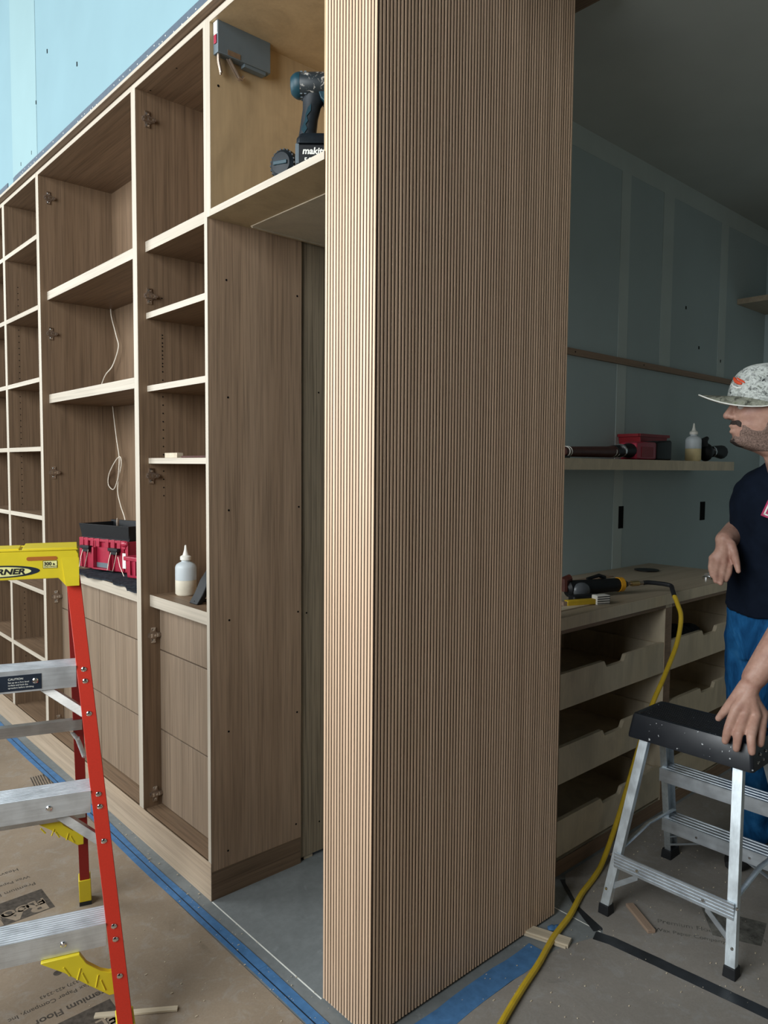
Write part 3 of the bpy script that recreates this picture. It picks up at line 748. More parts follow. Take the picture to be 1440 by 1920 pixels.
def ell(cx, cz, a, b, n=40): return [(cx+a*cos(2*pi*i/n), cz+b*sin(2*pi*i/n)) for i in range(n)]
ex, ez = (xcl+xcr)/2+.000, 1.1735
MB().prism(ell(ex, ez, .098, .0165), 'y', yc0-.0006, yc0+.001).build('emblem_oval', 'navy_ink', cb)
MB().prism(ell(ex-.003, ez-.0004, .080, .0130), 'y', yc0-.0010, yc0).build('emblem_field', 'pale_yellow', cb)
ptext('emblem_lettering', 'WERNER', .0205, 'black_ink', cb, frame((ex+.006, yc0-.0011, ez-.0074), (1, 0, 0), (0, 0, 1)), .0002, .0009, .22, 'CENTER', 1.32)
MB().box(xcr-.0900, yc0-.0008, 1.1785, xcr-.0545, yc0+.001, 1.199).build('load_sticker', 'black_ink', cb)
MB().box(xcr-.0890, yc0-.0010, 1.1795, xcr-.0555, yc0, 1.198).build('load_sticker_field', 'pale_yellow', cb)
ptext('load_lettering', '300', .0125, 'black_ink', cb, frame((xcr-.0875, yc0-.0012, 1.1865), (1, 0, 0), (0, 0, 1)), .0001, .0005)
ptext('load_lettering', 'lb', .0075, 'black_ink', cb, frame((xcr-.0655, yc0-.0012, 1.1867), (1, 0, 0), (0, 0, 1)), .0001, .0003)
ptext('load_lettering', 'LOAD CAPACITY', .0042, 'black_ink', cb, frame((xcr-.0875, yc0-.0012, 1.1815), (1, 0, 0), (0, 0, 1)), .0001, .0001)
# rear horizontals
for z, h in ((.385, .032), (.70, .032)):
    p0, p1 = rr(z, 0), rr(z, 1)
    q = [(p0.y-.004, z-h), (p0.y-.001, z-h), (p0.y-.001, z-.004), (p0.y+.022, z-.004), (p0.y+.022, z), (p0.y-.004, z)]
    MB().prism(q, 'x', p1.x+.004, p0.x-.004).build('rear_brace', 'alu_dull', LD)
# yellow gussets: at the front bottom step and at the lower rear brace
def gusset(fn, z, side, yoff, mat, k, wx):
    p = fn(z, side); s = -1 if side == 0 else 1; x_in = p.x+s*wx
    Q = [(-.030, -.150), (0, -.150), (.057, -.104), (.125, -.046), (.188, -.003), (.184, 0), (.082, 0), (.063, -.033), (.024, -.066), (0, -.077), (-.030, -.080)]
    P = [(x_in+s*u*k, z+v*k) for u, v in Q]
    if s < 0: P = P[::-1]
    g = MB().prism(P, 'y', p.y+yoff, p.y+yoff+.016).build('foot_gusset', mat, LD, .0015)
    ribs = MB()
    for u, v, du_, dv in ((.010, -.128*k, .010, .034*k), (.032, -.112*k, -.006, .036*k), (.052, -.092*k, .012, .034*k), (.075, -.076*k, -.008, .034*k), (.092, -.058*k, .014, .030*k)):
        a = (x_in+s*u, z+v); b = (x_in+s*(u+du_), z+v+dv)
        ribs.tube([(a[0], p.y+yoff, a[1]), (b[0], p.y+yoff, b[1])], .0024, 6)
    ribs.build('gusset_ribs', mat, g)
for s in (0, 1):
    gusset(fr, SZ[0]-.060, s, .004, 'yellow', .84, .036)
    gusset(rr, .352, s, .0, 'yellow', .62, .030)
    for fn, wx, wy, z1 in ((fr, .040, .070, .075), (rr, .034, .050, .105)):
        p = fn(.0, s); pt = fn(z1, s); sg = -1 if s == 0 else 1
        def rg(q, z): return [(q.x-sg*.004, q.y-.004, z), (q.x+sg*wx, q.y-.004, z), (q.x+sg*wx, q.y+wy, z), (q.x-sg*.004, q.y+wy, z)]
        a0, a1 = rg(p, .016), rg(pt, z1)
        if sg < 0: a0, a1 = a0[::-1], a1[::-1]
        sh = MB().rings([a0, a1]).build('shoe', 'yellow', LD, .002)
        b0 = [(x, y, .0028) for x, y, z in a0]; b1 = [(x, y, .0158) for x, y, z in a0]
        MB().rings([b0, b1]).build('rubber_foot', 'rubber', sh)
    # folding spreader between front and rear rails
    p0 = fr(.69, s); p1 = rr(.69, s); sg = -1 if s == 0 else 1
    a = Vector((p0.x+sg*.042, p0.y+.05, .69)); b = Vector((p1.x+sg*.032, p1.y, .66)); c = (a+b)/2+Vector((0, 0, .012))
    MB().tube([a, c, b], .0065, 8, True, .4).lathe([(.010, -.004), (.010, .004)], 10, Matrix.Translation(c) @ Matrix.Rotation(R(90), 4, 'Y')).build('spreader', 'alu_dull', LD)

# ------------------------------------------------------------------ aluminium step stool
ST = thing('step_stool', 'silver aluminium step stool with black top under the hand', 'step stool', (1.15, -.315, 0))
OX, OY = 1.15, -.315
def L(x, y, z): return Vector((x-OX, y-OY, z))
def anglebar(p0, p1, u, v, wu, wv, th, name, mat, parent=ST):
    """L/U-section bar between p0 and p1: face width wu along u, flanges wv along v"""
    u = Vector(u); v = Vector(v)
    sec = [(0, 0), (wu, 0), (wu, wv), (wu-th, wv), (wu-th, th*1.6), (wu*.62, th), (wu*.38, th), (th, th*1.6), (th, wv), (0, wv)]
    rings = [[p+u*a+v*b for a, b in sec] for p in (p0, p1)]
    return MB().rings(rings).build(name, mat, parent, .0006, 30, 1)
def foot(p, sx, sy, name='rubber_foot'):
    return MB().hexa([(p[0]-OX-sx, p[1]-OY-sy, .0026), (p[0]-OX+sx, p[1]-OY-sy, .0026), (p[0]-OX+sx, p[1]-OY+sy, .0026), (p[0]-OX-sx, p[1]-OY+sy, .0026)],
                     [(p[0]-OX-sx+.002, p[1]-OY-sy+.002, .036), (p[0]-OX+sx-.002, p[1]-OY-sy+.002, .036), (p[0]-OX+sx-.002, p[1]-OY+sy-.002, .036), (p[0]-OX-sx+.002, p[1]-OY+sy-.002, .036)]).build(name, 'rubber', ST, .002)
for yb0, yt0, sg in ((-.090, -.152, -1), (-.530, -.482, 1)):
    p0 = L(.938, yb0, .030); p1 = L(1.062, yt0, .602)
    anglebar(p0, p1, (0, sg, 0), (1, 0, 0), .030, .022, .0035, 'front_leg', 'alu_z')
    foot((.952, yb0+sg*.015), .020, .019)
for yb0, yt0, sg in ((-.062, -.138, -1), (-.562, -.496, 1)):
    p0 = L(1.435, yb0, .030); p1 = L(1.205, yt0, .602)
    anglebar(p0, p1, (1, 0, 0), (0, sg, 0), .056, .024, .0035, 'rear_rail', 'alu_z')
    foot((1.462, yb0+sg*.010), .036, .020)
def rearx(z): return 1.435+(1.205-1.435)*(z-.03)/.572
def ryl(z): return -.066+(-.142+.066)*(z-.03)/.572
def ryr(z): return -.558+(-.492+.558)*(z-.03)/.572
for z in (.196, .418):
    x0 = rearx(z)-.022; yl, yr = ryl(z)-.004, ryr(z)+.004
    q = [(x0-OX, z-.046), (x0+.003-OX, z-.046), (x0+.003-OX, z-.004), (x0+.082-OX, z-.004), (x0+.082-OX, z-.028), (x0+.085-OX, z-.028), (x0+.085-OX, z)]
    for i in range(4):
        a = x0+.085-OX-(i+.3)*.0205; b = x0+.085-OX-(i+.62)*.0205
        q += [(a, z), (a-.001, z-.004), (b, z-.004), (b-.001, z)]
    q += [(x0+.0015-OX, z+.001), (x0-OX, z)]
    st = MB().prism(q[::-1], 'y', yr-OY, yl-OY).build('step', 'alu_y', ST, smooth=30)
    if z < .3:
        for ya, sg in ((yl, -1), (yr, 1)):
            MB().tube([(x0+.012-OX, ya+sg*.15-OY, z-.044), (x0+.030-OX, ya+sg*.008-OY, z-.110)], .009, 8, True, .35).tube([(x0+.06-OX, ya+sg*.13-OY, z-.030), (x0+.06-OX, ya+sg*.008-OY, z-.09)], .008, 8, True, .35).build('step_brace', 'alu_y', ST)
        for ya in (yl-.13, yr+.13): MB().lathe([(.0055, 0), (.004, .003)], 10, Matrix.Translation((x0-OX, ya-OY, z-.025)) @ Matrix.Rotation(R(-90), 4, 'Y')).build('rivet', 'chrome', st)
# ribbed brace across the front legs
zb0, zb1 = .160, .212; xb = .938+.217*(.16-.03)-.002
q = [(xb+.004-OX, zb0), (xb+.004-OX, zb1)]
for i in range(5):
    a = zb1-(i)*(zb1-zb0)/5; b = a-(zb1-zb0)/5*.6; c = a-(zb1-zb0)/5
    q += [(xb-OX-.001, a), (xb-OX-.001, b), (xb-OX+.0012, b-.0006), (xb-OX+.0012, c+.0006)]
br = MB().prism(q[::-1], 'y', -.510-OY, -.122-OY).build('front_brace', 'alu_y', ST, smooth=0)
for ya in (-.205, -.42): MB().lathe([(.006, 0), (.0045, .0032)], 10, Matrix.Translation((xb-.001-OX, ya-OY, .184)) @ Matrix.Rotation(R(-90), 4, 'Y')).build('rivet', 'chrome', br)
for ya, yb_, sg in ((-.205, -.115, 1), (-.425, -.512, -1)):
    MB().hexa([L(xb+.004, ya, .150), L(xb-.006, yb_, .082), L(xb-.003, yb_, .082), L(xb+.007, ya, .150)] if sg < 0 else [L(xb+.007, ya, .150), L(xb-.003, yb_, .082), L(xb-.006, yb_, .082), L(xb+.004, ya, .150)],
              [L(xb+.004, ya, .170), L(xb-.006, yb_, .104), L(xb-.003, yb_, .104), L(xb+.007, ya, .170)] if sg < 0 else [L(xb+.007, ya, .170), L(xb-.003, yb_, .104), L(xb-.006, yb_, .104), L(xb+.004, ya, .170)]).build('brace_diagonal', 'alu_y', ST)
for yl in (-.105, -.515):
    for z in (.195, .085):
        MB().lathe([(.0055, 0), (.004, .003)], 10, Matrix.Translation((.938+.217*(z-.03)-OX+.001, yl-OY, z)) @ Matrix.Rotation(R(-90), 4, 'Y')).build('rivet', 'chrome', ST)
# folding spreader arms at both sides
for y in (-.128, -.502):
    a = L(.985, y, .215); b = L(1.365, y, .235); c = (a+b)/2+Vector((0, 0, .02))
    MB().tube([a, c, b], .009, 8, True, .3).build('spreader', 'alu_dull' if False else 'alu_y', ST)
# black top: moulded slab with a drooping skirt and a recessed ribbed tread
tp = MB()
def rr_ring(x0, x1, y0, y1, z, r=.012, n=4):
    P = []
    for cx, cy, a0 in ((x1-r, y1-r, 0), (x0+r, y1-r, 90), (x0+r, y0+r, 180), (x1-r, y0+r, 270)):
        for i in range(n+1): a = R(a0+90*i/n); P.append((cx+r*cos(a)-OX, cy+r*sin(a)-OY, z))
    return P
x0, x1, y0, y1 = 1.050, 1.245, -.508, -.128
tp.rings([rr_ring(x0-.013, x1+.013, y0-.012, y1+.012, .586), rr_ring(x0-.013, x1+.013, y0-.012, y1+.012, .594), rr_ring(x0-.003, x1+.003, y0-.003, y1+.003, .658), rr_ring(x0, x1, y0, y1, .665), rr_ring(x0+.008, x1-.008, y0+.008, y1-.008, .667), rr_ring(x0+.014, x1-.014, y0+.014, y1-.014, .6635)])
top = tp.build('top', 'stooltop', ST, smooth=28)
rb = MB()
for i in range(14):
    x = x0+.020+i*(x1-x0-.040)/13; rb.box(x-.002-OX, y0+.018-OY, .663, x+.002-OX, y1-.018-OY, .6652)
tag(rb.build('tread_ridges', 'black', top), kind='stuff')
rv = MB()
for i in range(4):
    for z in (.606, .628): rv.lathe([(.0050, 0), (.0036, .003)], 10, Matrix.Translation((x0+.03+i*.042+(.018 if z > .61 else 0)-OX, y0-.009-OY, z)) @ Matrix.Rotation(R(90), 4, 'X'))
tag(rv.build('rivet_row', 'chrome', top), kind='stuff')

# ------------------------------------------------------------------ squeeze bottles
def bottle(label, x, y, z, fill, mat):
    t = thing('glue_bottle', label, 'bottle', (x, y, z))
    r = .0285
    MB().lathe([(r*.86, 0), (r, .006), (r, fill)], 24).build('glue', mat, t)
    MB().lathe([(r, fill+.0004), (r, .104), (r*.97, .110), (r*.85, .118), (r*.6, .124), (r*.42, .127), (r*.40, .134)], 24).build('body', 'frost', t)
    MB().lathe([(.0150, .134), (.0150, .146), (.0125, .149), (.0085, .152), (.0065, .160), (.0042, .172), (.0030, .186), (.0022, .190)], 18).build('spout', 'white', t)
    return t
bt = bottle('white squeeze bottle of cream glue on the narrow cabinet counter', .144, 1.268, .9765, .058, 'glue')
bt.scale = (1.42, 1.42, 1.02)
b2 = bottle('frosted squeeze bottle of yellow glue on the wall shelf', 2.76, .503, 1.5245, .062, 'glue_y'); b2.scale = (1.45, 1.45, 1.08)
# black clamp leaning beside the bottle
ck = thing('spring_clamp', 'black strap clamp half hidden behind the post beside the glue bottle', 'clamp', (.125, 1.070, .9765))
MB().rings([[(a, b, z) for a, b in ((-.012+o, -.03), (.012+o, -.03), (.012+o, .03), (-.012+o, .03))] for z, o in ((0, -.045), (.035, -.022), (.08, .0), (.118, .028))]).build('arm', 'black', ck, .004)
MB().tube([(-.05, .0, .006), (.0, -.02, .012), (.045, .0, .006)], .006, 8).build('foot', 'rubber', ck)
# small things on the narrow cabinet's shelf
tag(MB().box(.060, 1.165, 1.5065, .085, 1.265, 1.5255).build('wood_block', 'offcut', None, .001), 'small pale wood block on the narrow cabinet shelf', 'wood block')
tag(MB().tube([(.075, 1.155, 1.5105), (.080, .872, 1.5105)], .0036, 8).build('dowel', 'brown_wrap'), 'long thin brown rod on the shelf beside the pale block', 'rod')
tag(MB().tube([(.06, 2.60, 1.2260), (.20, 2.98, 1.2260)], .0035, 8).build('dowel', 'offcut_brown'), 'thin brown rod lying on a bookcase shelf at the left', 'rod')

# ------------------------------------------------------------------ red toolbox on the dark quilted cloth
cl = MB(); NX, NY = 18, 40
top_ = []; 
for i in range(NX+1):
    for j in range(NY+1):
        u, v = i/NX, j/NY
        x = .34-u*.318; y = 1.405+v*.80
        edge = .018*sin(v*9+1)+.012*sin(v*23)
        x -= u*edge*.8
        z = .9775+.007*(1+sin(y*44+x*26+2*noise.noise(Vector((x*9, y*9, 1)))))*.5*(1 if u > .45 else .4)+.007*max(0, noise.noise(Vector((x*22, y*22, 3))))
        if u > .84: z -= 0
        top_.append((x, y, z+.002))
cl.v = top_+[(x, y, max(.9764, z-.006)) for x, y, z in top_]; n0 = (NX+1)*(NY+1)
for i in range(NX):
    for j in range(NY):
        a = i*(NY+1)+j; b = a+1; c = a+NY+2; d = a+NY+1
        cl.f.append((a, b, c, d)); cl.f.append((n0+d, n0+c, n0+b, n0+a))
rim = [j for j in range(NY+1)]+[i*(NY+1)+NY for i in range(1, NX+1)]+[NX*(NY+1)+j for j in range(NY-1, -1, -1)]+[i*(NY+1) for i in range(NX-1, 0, -1)]
for k in range(len(rim)): a, b = rim[k], rim[(k+1) % len(rim)]; cl.f.append((b, a, n0+a, n0+b))
clo = cl.build('quilted_cloth', 'cloth'); tag(clo, 'dark quilted cloth spread under the red toolbox on the wide cabinet counter', 'cloth')
TB = thing('toolbox', 'open red toolbox with black organiser lid on the dark cloth', 'toolbox', (.203, 2.035, .9925), R(14))
bw, bl, bh = .088, .178, .142       # half depth (x), half length (y), height
def tbox(mb, x0, x1, y0, y1, z0, z1): return mb.box(x0, y0, z0, x1, y1, z1)
bx = MB(); tbox(bx, -bw, bw, -bl, bl, 0, .006)
for s in (-1, 1):
    bx.box(-bw, s*bl-.004*(s > 0)-.0*(s < 0), 0, bw, s*bl+.004*(s < 0), bh)
    bx.box(s*bw-.004*(s > 0), -bl, 0, s*bw+.004*(s < 0), bl, bh)
body = bx.build('tub', 'red', TB, .002)
rib = MB()
for y in (-.170, -.140, -.066, .066, .140, .170): rib.box(-bw-.008, y-.010, .006, -bw, y+.010, bh-.004)
for y in (-.155, -.12, -.078, -.034, .034, .078, .12, .155): rib.box(-bw-.012, y-.012, bh-.034, -bw-.001, y+.012, bh+.004)
rib.box(-bw-.010, -bl, bh-.010, -bw, bl, bh+.002)
rib.build('ribs', 'red', body, .0015)
hb = MB().box(-bw-.022, -.060, .004, -bw-.002, .060, .010).box(-bw-.022, -.066, .004, -bw-.002, -.054, .105).box(-bw-.022, .054, .004, -bw-.002, .066, .105).build('handle_bay', 'red', TB, .0015)
MB().box(-bw-.004, -.052, .012, -bw-.0005, .052, .034).build('handle_plate', 'liftgrey', TB)
for y in (-.098, .112):
    lt = MB().box(-bw-.030, y-.034, bh-.046, -bw-.010, y+.034, bh-.032).box(-bw-.024, y-.020, bh-.062, -bw-.010, y+.020, bh-.044).build('latch', 'black', TB, .002)
    MB().tube([(-bw-.020, y-.020, bh-.050), (-bw-.030, y-.022, bh-.085), (-bw-.040, y-.018, .010), (-bw-.042, y+.018, .010), (-bw-.030, y+.022, bh-.085), (-bw-.020, y+.020, bh-.050)], .0022, 8).build('latch_bail', 'steel', lt)
for y in (-.158,): MB().box(-bw-.0115, y-.011, .022, -bw-.0082, y+.011, .090).build('reflector', 'white', TB)
MB().sphere((-bw-.008, -.158, bh-.010), .024, 12, 8, (.5, 1, .6)).build('corner_boss', 'red', TB)
ld = MB(); 
zt = bh+.006
ld.box(-bw+.004, -bl+.004, zt-.012, bw, bl-.004, zt)
ld.hexa([(-bw+.004, -bl+.004, zt), (-bw+.012, -bl+.004, zt), (-bw+.012, bl-.004, zt), (-bw+.004, bl-.004, zt)], [(-bw-.006, -bl-.006, zt+.062), (-bw+.002, -bl-.006, zt+.062), (-bw+.002, bl+.006, zt+.062), (-bw-.006, bl+.006, zt+.062)])
ld.box(-bw+.004, bl-.010, zt, bw, bl, zt+.062).box(-bw+.004, -bl, zt, bw, -bl+.010, zt+.062)
lid = ld.build('organiser_tray', 'black', TB, .001)
MB().box(bw-.004, -bl-.01, zt-.03, bw+.010, bl+.01, zt+.070).build('lid_rim', 'black', TB, .002)
MB().lathe([(.006, 0), (.007, .010), (.004, .018)], 10, Matrix.Translation((.0, .02, zt+.045)) @ Matrix.Diagonal((1, 1, 2.4, 1))).build('wing_nut', 'steel', lid)
TR = thing('tool_bracket', 'small red plastic tool tray with metal strap in front of the toolbox', 'tool tray', (.150, 1.715, .9905), R(14))
TR.scale = (1, 1, 1.5)
MB().rings([[(-.03, -.05, 0), (.05, -.05, 0), (.05, .04, 0), (-.03, .04, 0)], [(-.035, -.056, .055), (.055, -.056, .055), (.055, .046, .055), (-.035, .046, .055)]]).build('tray', 'red', TR, .003)
MB().box(-.042, -.058, .050, .058, .050, .062).build('rim', 'red', TR, .002)
MB().box(-.041, .005, .010, -.035, .018, .056).box(-.041, -.03, .010, -.035, -.018, .056).build('ribs', 'red', TR)
MB().tube([(-.042, .045, .004), (-.030, .09, .030), (-.020, .115, .055)], .0014, 6).build('strap', 'steel', TR)

# white cable hanging in the wide cabinet
def smooth_path(pts, k=8):
    pts = [Vector(p) for p in pts]; out = []
    for i in range(len(pts)-1):
        p0, p1, p2, p3 = pts[max(i-1, 0)], pts[i], pts[i+1], pts[min(i+2, len(pts)-1)]
        for j in range(k):
            t = j/k; out.append(.5*((2*p1)+(p2-p0)*t+(2*p0-5*p1+4*p2-p3)*t*t+(3*p1-p0-3*p2+p3)*t**3))
    out.append(pts[-1]); return out
cbm = MB()
cbm.tube(smooth_path([(.340, 2.452, 2.285), (.335, 2.43, 2.235), (.33, 2.36, 2.13), (.33, 2.336, 2.07), (.325, 2.40, 1.985), (.30, 2.428, 1.94), (.25, 2.36, 1.875), (.215, 2.30, 1.825)]), .0030, 8)
cbm.tube(smooth_path([(.335, 2.432, 1.782), (.33, 2.40, 1.70), (.33, 2.372, 1.60), (.33, 2.345, 1.515), (.325, 2.34, 1.46), (.325, 2.36, 1.40), (.322, 2.405, 1.352), (.318, 2.46, 1.375), (.32, 2.455, 1.43), (.326, 2.39, 1.495), (.330, 2.335, 1.52), (.332, 2.325, 1.48), (.332, 2.36, 1.41), (.33, 2.37, 1.34), (.33, 2.335, 1.27), (.325, 2.27, 1.20), (.31, 2.22, 1.10)]), .0026, 8)
tag(cbm.build('cable', 'cable'), 'thin white cable hanging with a loop down the wide cabinet back', 'cable')

# ------------------------------------------------------------------ cordless drill and its companion in the plywood box
DR = thing('cordless_drill', 'scuffed teal and black cordless drill standing in the plywood cupboard', 'drill', (.056, .341, 2.2965), R(-42))
DR.scale = (1.10, 1.10, 1.13)
# local x = nose direction is -x after rotation; y = side
CM = .016
def motor(prof): return MB().rings([[(x+CM, r*cos(a), .229+r*1.05*sin(a)) for a in [2*pi*i/20 for i in range(20)]] for x, r in prof])
motor([(-.048, .030), (-.040, .0335), (.0, .0345), (.06, .0335), (.075, .027), (.105, .021), (.108, .012)]).build('motor_housing', 'worn', DR)
motor([(-.0655, .010), (-.064, .021), (-.058, .028), (-.051, .0325), (-.046, .0338), (-.040, .034)]).build('end_cap', 'teal', DR)
vn = MB()
for a in (60, 80, 100, 120, 240, 260, 280, 300):
    for x in (-.040, -.030): vn.box(x+CM, .0335*cos(R(a))-.0015, .229+.035*sin(R(a))-.002, x+CM+.006, .0335*cos(R(a))+.0015, .229+.035*sin(R(a))+.002)
tag(vn.build('vents', 'liftgrey', DR), kind='stuff')
def oval_ring(cx, cz, rx, ry, tilt, n=16):
    return [(cx+rx*cos(a), ry*sin(a), cz+tilt*rx*cos(a)) for a in [2*pi*i/n for i in range(n)]]
MB().rings([oval_ring(-.006, .075, .025, .017, .0), oval_ring(-.006, .095, .022, .0165, .05), oval_ring(-.002, .13, .0215, .0165, .1), oval_ring(.004, .165, .023, .017, .1), oval_ring(.010, .190, .029, .019, .0), oval_ring(.014, .215, .036, .022, 0)]).build('handle', 'tealblack', DR)
MB().prism([(-.014, .085), (-.006, .100), (-.010, .112), (-.004, .122), (-.007, .135), (.003, .150), (.004, .170), (-.004, .160), (-.010, .140), (-.012, .124), (-.016, .112), (-.021, .098)], 'y', -.0182, .0182).build('grip_inlay', 'teal', DR)
MB().prism([(.022, .205), (.072, .208), (.072, .170), (.058, .162), (.040, .172), (.028, .185)], 'y', -.0225, .0225).build('side_panel', 'teal', DR, .002)
MB().prism([(.034, .168), (.054, .160), (.052, .138), (.036, .145)], 'y', -.008, .008).build('trigger', 'black', DR, .002)
MB().rings([[(.012+x*sx, y*sx, z) for x, y in ((-.043, -.030), (-.036, -.036), (.050, -.036), (.062, -.028), (.062, .028), (.050, .036), (-.036, .036), (-.043, .030))] for z, sx in ((.054, 1.02), (.066, 1.0), (.080, .82), (.086, .55))]).build('foot_housing', 'tealblack', DR, .0015)
bt_ = MB().box(-.034, -.0365, 0, .076, .0365, .052).build('battery', 'black', DR, .004)
for sy, x0_, dx in ((-1, -.016, 1), (1, .060, -1)):
    ptext('battery_lettering', 'makita', .022, 'white_ink', bt_, frame((x0_, sy*.0368, .028), (dx, 0, 0), (0, 0, 1)), .0002, .0006, .15)
    ptext('battery_lettering', '5.0Ah', .015, 'white_ink', bt_, frame((x0_+dx*.004, sy*.0368, .009), (dx, 0, 0), (0, 0, 1)), .0002, .0004, .1)
MB().box(-.0355, -.020, .012, -.0338, .020, .050).box(-.033, -.0374, .006, -.024, -.0362, .052).box(-.033, .0362, .006, -.024, .0374, .052).build('battery_latch', 'liftgrey', bt_, .0006)
for o in bpy.data.objects:          # squat proportions above the foot of the drill
    if o.type == 'MESH' and (o.parent == DR):
        for v in o.data.vertices:
            if v.co.z > .075: v.co.z = .075+(v.co.z-.075)*.835
FN = thing('motor_tool', 'short dark ribbed cylinder tool lying behind the drill battery', 'power tool', (.024, .437, 2.2965), R(25))
FN.scale = (1.10, 1.10, 1.18)
m_ = Matrix.Translation((0, 0, .036)) @ Matrix.Rotation(R(90), 4, 'Y')
MB().lathe([(.010, -.004), (.026, -.002), (.034, .006), (.0345, .030), (.030, .034), (.030, .075), (.022, .082)], 22, m_).build('body', 'tealblack', FN)
kn = MB()
for i in range(22):
    a = 2*pi*i/22; kn.box(.006, .0345*cos(a)-.0022, .036+.0345*sin(a)-.0022, .030, .0345*cos(a)+.0022, .036+.0345*sin(a)+.0022)
tag(kn.build('knurling', 'black', FN), kind='stuff')
MB().box(-.0065, -.020, .032, -.0035, .020, .041).build('dial_bar', 'teal', FN, .001)

# ------------------------------------------------------------------ tools on the wall shelf
RT = thing('oscillating_tool', 'red and black cordless tool with a long brown sleeve on the wall shelf', 'power tool', (1.55, .51, 1.5245))
RT.scale = (1, 1, .84)
MB().tube([(-.02, 0, .033), (-.012, 0, .034), (.02, 0, .034), (.36, 0, .040), (.40, 0, .044)], [.016, .026, .027, .031, .033], 18).build('sleeve', 'brown_wrap', RT)
for x in (.008, .024, .385, .410): MB().tube([(x, 0, .034+.02*x), (x+.005, 0, .034+.02*x)], .0285+.011*x, 18).build('white_ring', 'white', RT)
MB().tube([(.40, 0, .044), (.50, 0, .050), (.545, 0, .052)], [.034, .036, .044], 16).build('collar', 'black', RT)
MB().tube([(.455, 0, .048), (.468, 0, .049)], .0395, 16).build('clamp_ring', 'chrome', RT)
MB().rings([[(x, -hw, z0), (x, hw, z0), (x, hw, z1), (x, -hw, z1)] for x, hw, z0, z1 in ((.545, .042, .004, .098), (.60, .046, .002, .104), (.72, .046, .002, .104), (.74, .040, .006, .100))]).build('body', 'red', RT, .006)
MB().box(.585, -.0468, .015, .70, -.0455, .075).build('grip_panel', 'darkred', RT, .002)
MB().rings([[(x, -hw, z0), (x, hw, z0), (x, hw, z1), (x, -hw, z1)] for x, hw, z0, z1 in ((.735, .044, .001, .100), (.76, .050, 0, .112), (.87, .052, 0, .120), (.888, .046, .004, .114))]).build('battery', 'black', RT, .008)
MB().box(-.06, -.02, 0, .02, .02, .012).tube([(-.055, 0, .012), (-.02, 0, .03)], .006, 8).build('nozzle', 'black', RT)
RB = thing('parts_bin', 'dark red open plastic bin behind the red tool on the shelf', 'bin', (2.45, .628, 1.5245))
RB.scale = (.86, .9, .80)
bb = MB(); 
bb.rings([[(-.13, -.05, 0), (.16, -.05, 0), (.16, .07, 0), (-.13, .07, 0)], [(-.15, -.06, .155), (.18, -.06, .155), (.18, .08, .155), (-.15, .08, .155)]]).build('tub', 'darkred', RB, .002)
MB().box(-.165, -.068, .152, .195, -.056, .170).box(-.165, .076, .152, .195, .088, .170).box(-.165, -.06, .152, -.150, .08, .170).box(.180, -.06, .152, .195, .08, .170).build('rim', 'darkred', RB)
SC = thing('sander', 'black clamp-headed tool on the wall shelf behind the man', 'power tool', (2.93, .52, 1.5245))
MB().sphere((.02, 0, .052), .052, 14, 9, (.75, .8, 1)).build('head', 'black', SC)
MB().tube([(.0, 0, .085), (-.005, 0, .118), (.03, 0, .130)], [.022, .020, .012], 10).build('lever', 'rubber', SC)
MB().tube([(.05, 0, .05), (.12, 0, .06), (.22, 0, .056)], [.026, .030, .040], 12).build('grip', 'black', SC)
MB().tube([(.085, 0, .056), (.095, 0, .057)], .033, 12).build('ring', 'chrome', SC)

# ------------------------------------------------------------------ on the worktop
NG = thing('nail_gun', 'black and yellow pneumatic nailer with brass fitting on the worktop', 'nail gun', (1.46, .315, .9505), R(-20))
MB().tube([(-.11, 0, .036), (-.10, 0, .038), (.0, 0, .040), (.15, 0, .042), (.165, 0, .042)], [.022, .034, .031, .028, .026], 14).build('body', 'black', NG)
MB().tube([(.150, 0, .042), (.172, 0, .042)], .031, 16).build('yellow_collar', 'amber', NG)
MB().tube([(.172, 0, .042), (.195, 0, .042)], [.026, .014], 14).build('end_plug', 'rubber', NG)
MB().tube([(-.115, 0, .030), (-.118, 0, .075), (-.09, 0, .082)], [.018, .020, .016], 10).build('nose', 'brown_wrap', NG)
MB().sphere((-.055, -.030, .034), .036, 14, 9, (1.15, .6, .9)).build('head_cap', 'liftglass', NG)
MB().tube([(.01, .02, .070), (.07, .02, .082), (.10, .02, .070)], [.007, .008, .010], 8).build('trigger_lever', 'black', NG)
MB().tube([(.195, 0, .042), (.205, 0, .042), (.209, 0, .042), (.222, 0, .042)], [.008, .010, .006, .006], 10).build('plug', 'steel', NG)
MB().tube([(.222, 0, .042), (.262, 0, .042)], .0115, 10).build('coupler', 'brass', NG)
MB().tube([(.262, 0, .042), (.285, 0, .042)], .0085, 6).build('coupler_nut', 'steel', NG)
def ng(x, y, z):
    a = R(-20); return (1.46+x*cos(a)-y*sin(a), .315+x*sin(a)+y*cos(a), .9505+z)
e0 = Vector(ng(.285, 0, .042))
hz = thing('air_hose', 'yellow air hose from the nailer down over the worktop to the floor', 'hose', (0, 0, 0))
wh = smooth_path([e0+Vector((.004, -.0015, 0)), e0+Vector((.03, -.018, .001)), (1.800, .135, .986), (1.775, .108, .972), (1.752, .088, .952)], 6)
MB().tube(wh, .0095, 10).build('black_whip', 'rubber', hz)
hp = smooth_path([(1.756, .092, .956), (1.762, .076, .915), (1.765, .062, .86), (1.735, .062, .757), (1.63, .060, .636), (1.545, .065, .533), (1.46, .075, .36), (1.33, .075, .14), (1.20, .055, .030), (1.10, .030, .0125), (.97, .0, .0125), (.83, -.045, .0125), (.70, -.074, .0125), (.56, -.118, .0125), (.44, -.150, .0125), (.30, -.192, .0125), (.10, -.26, .0125), (-.2, -.40, .0125)], 8)
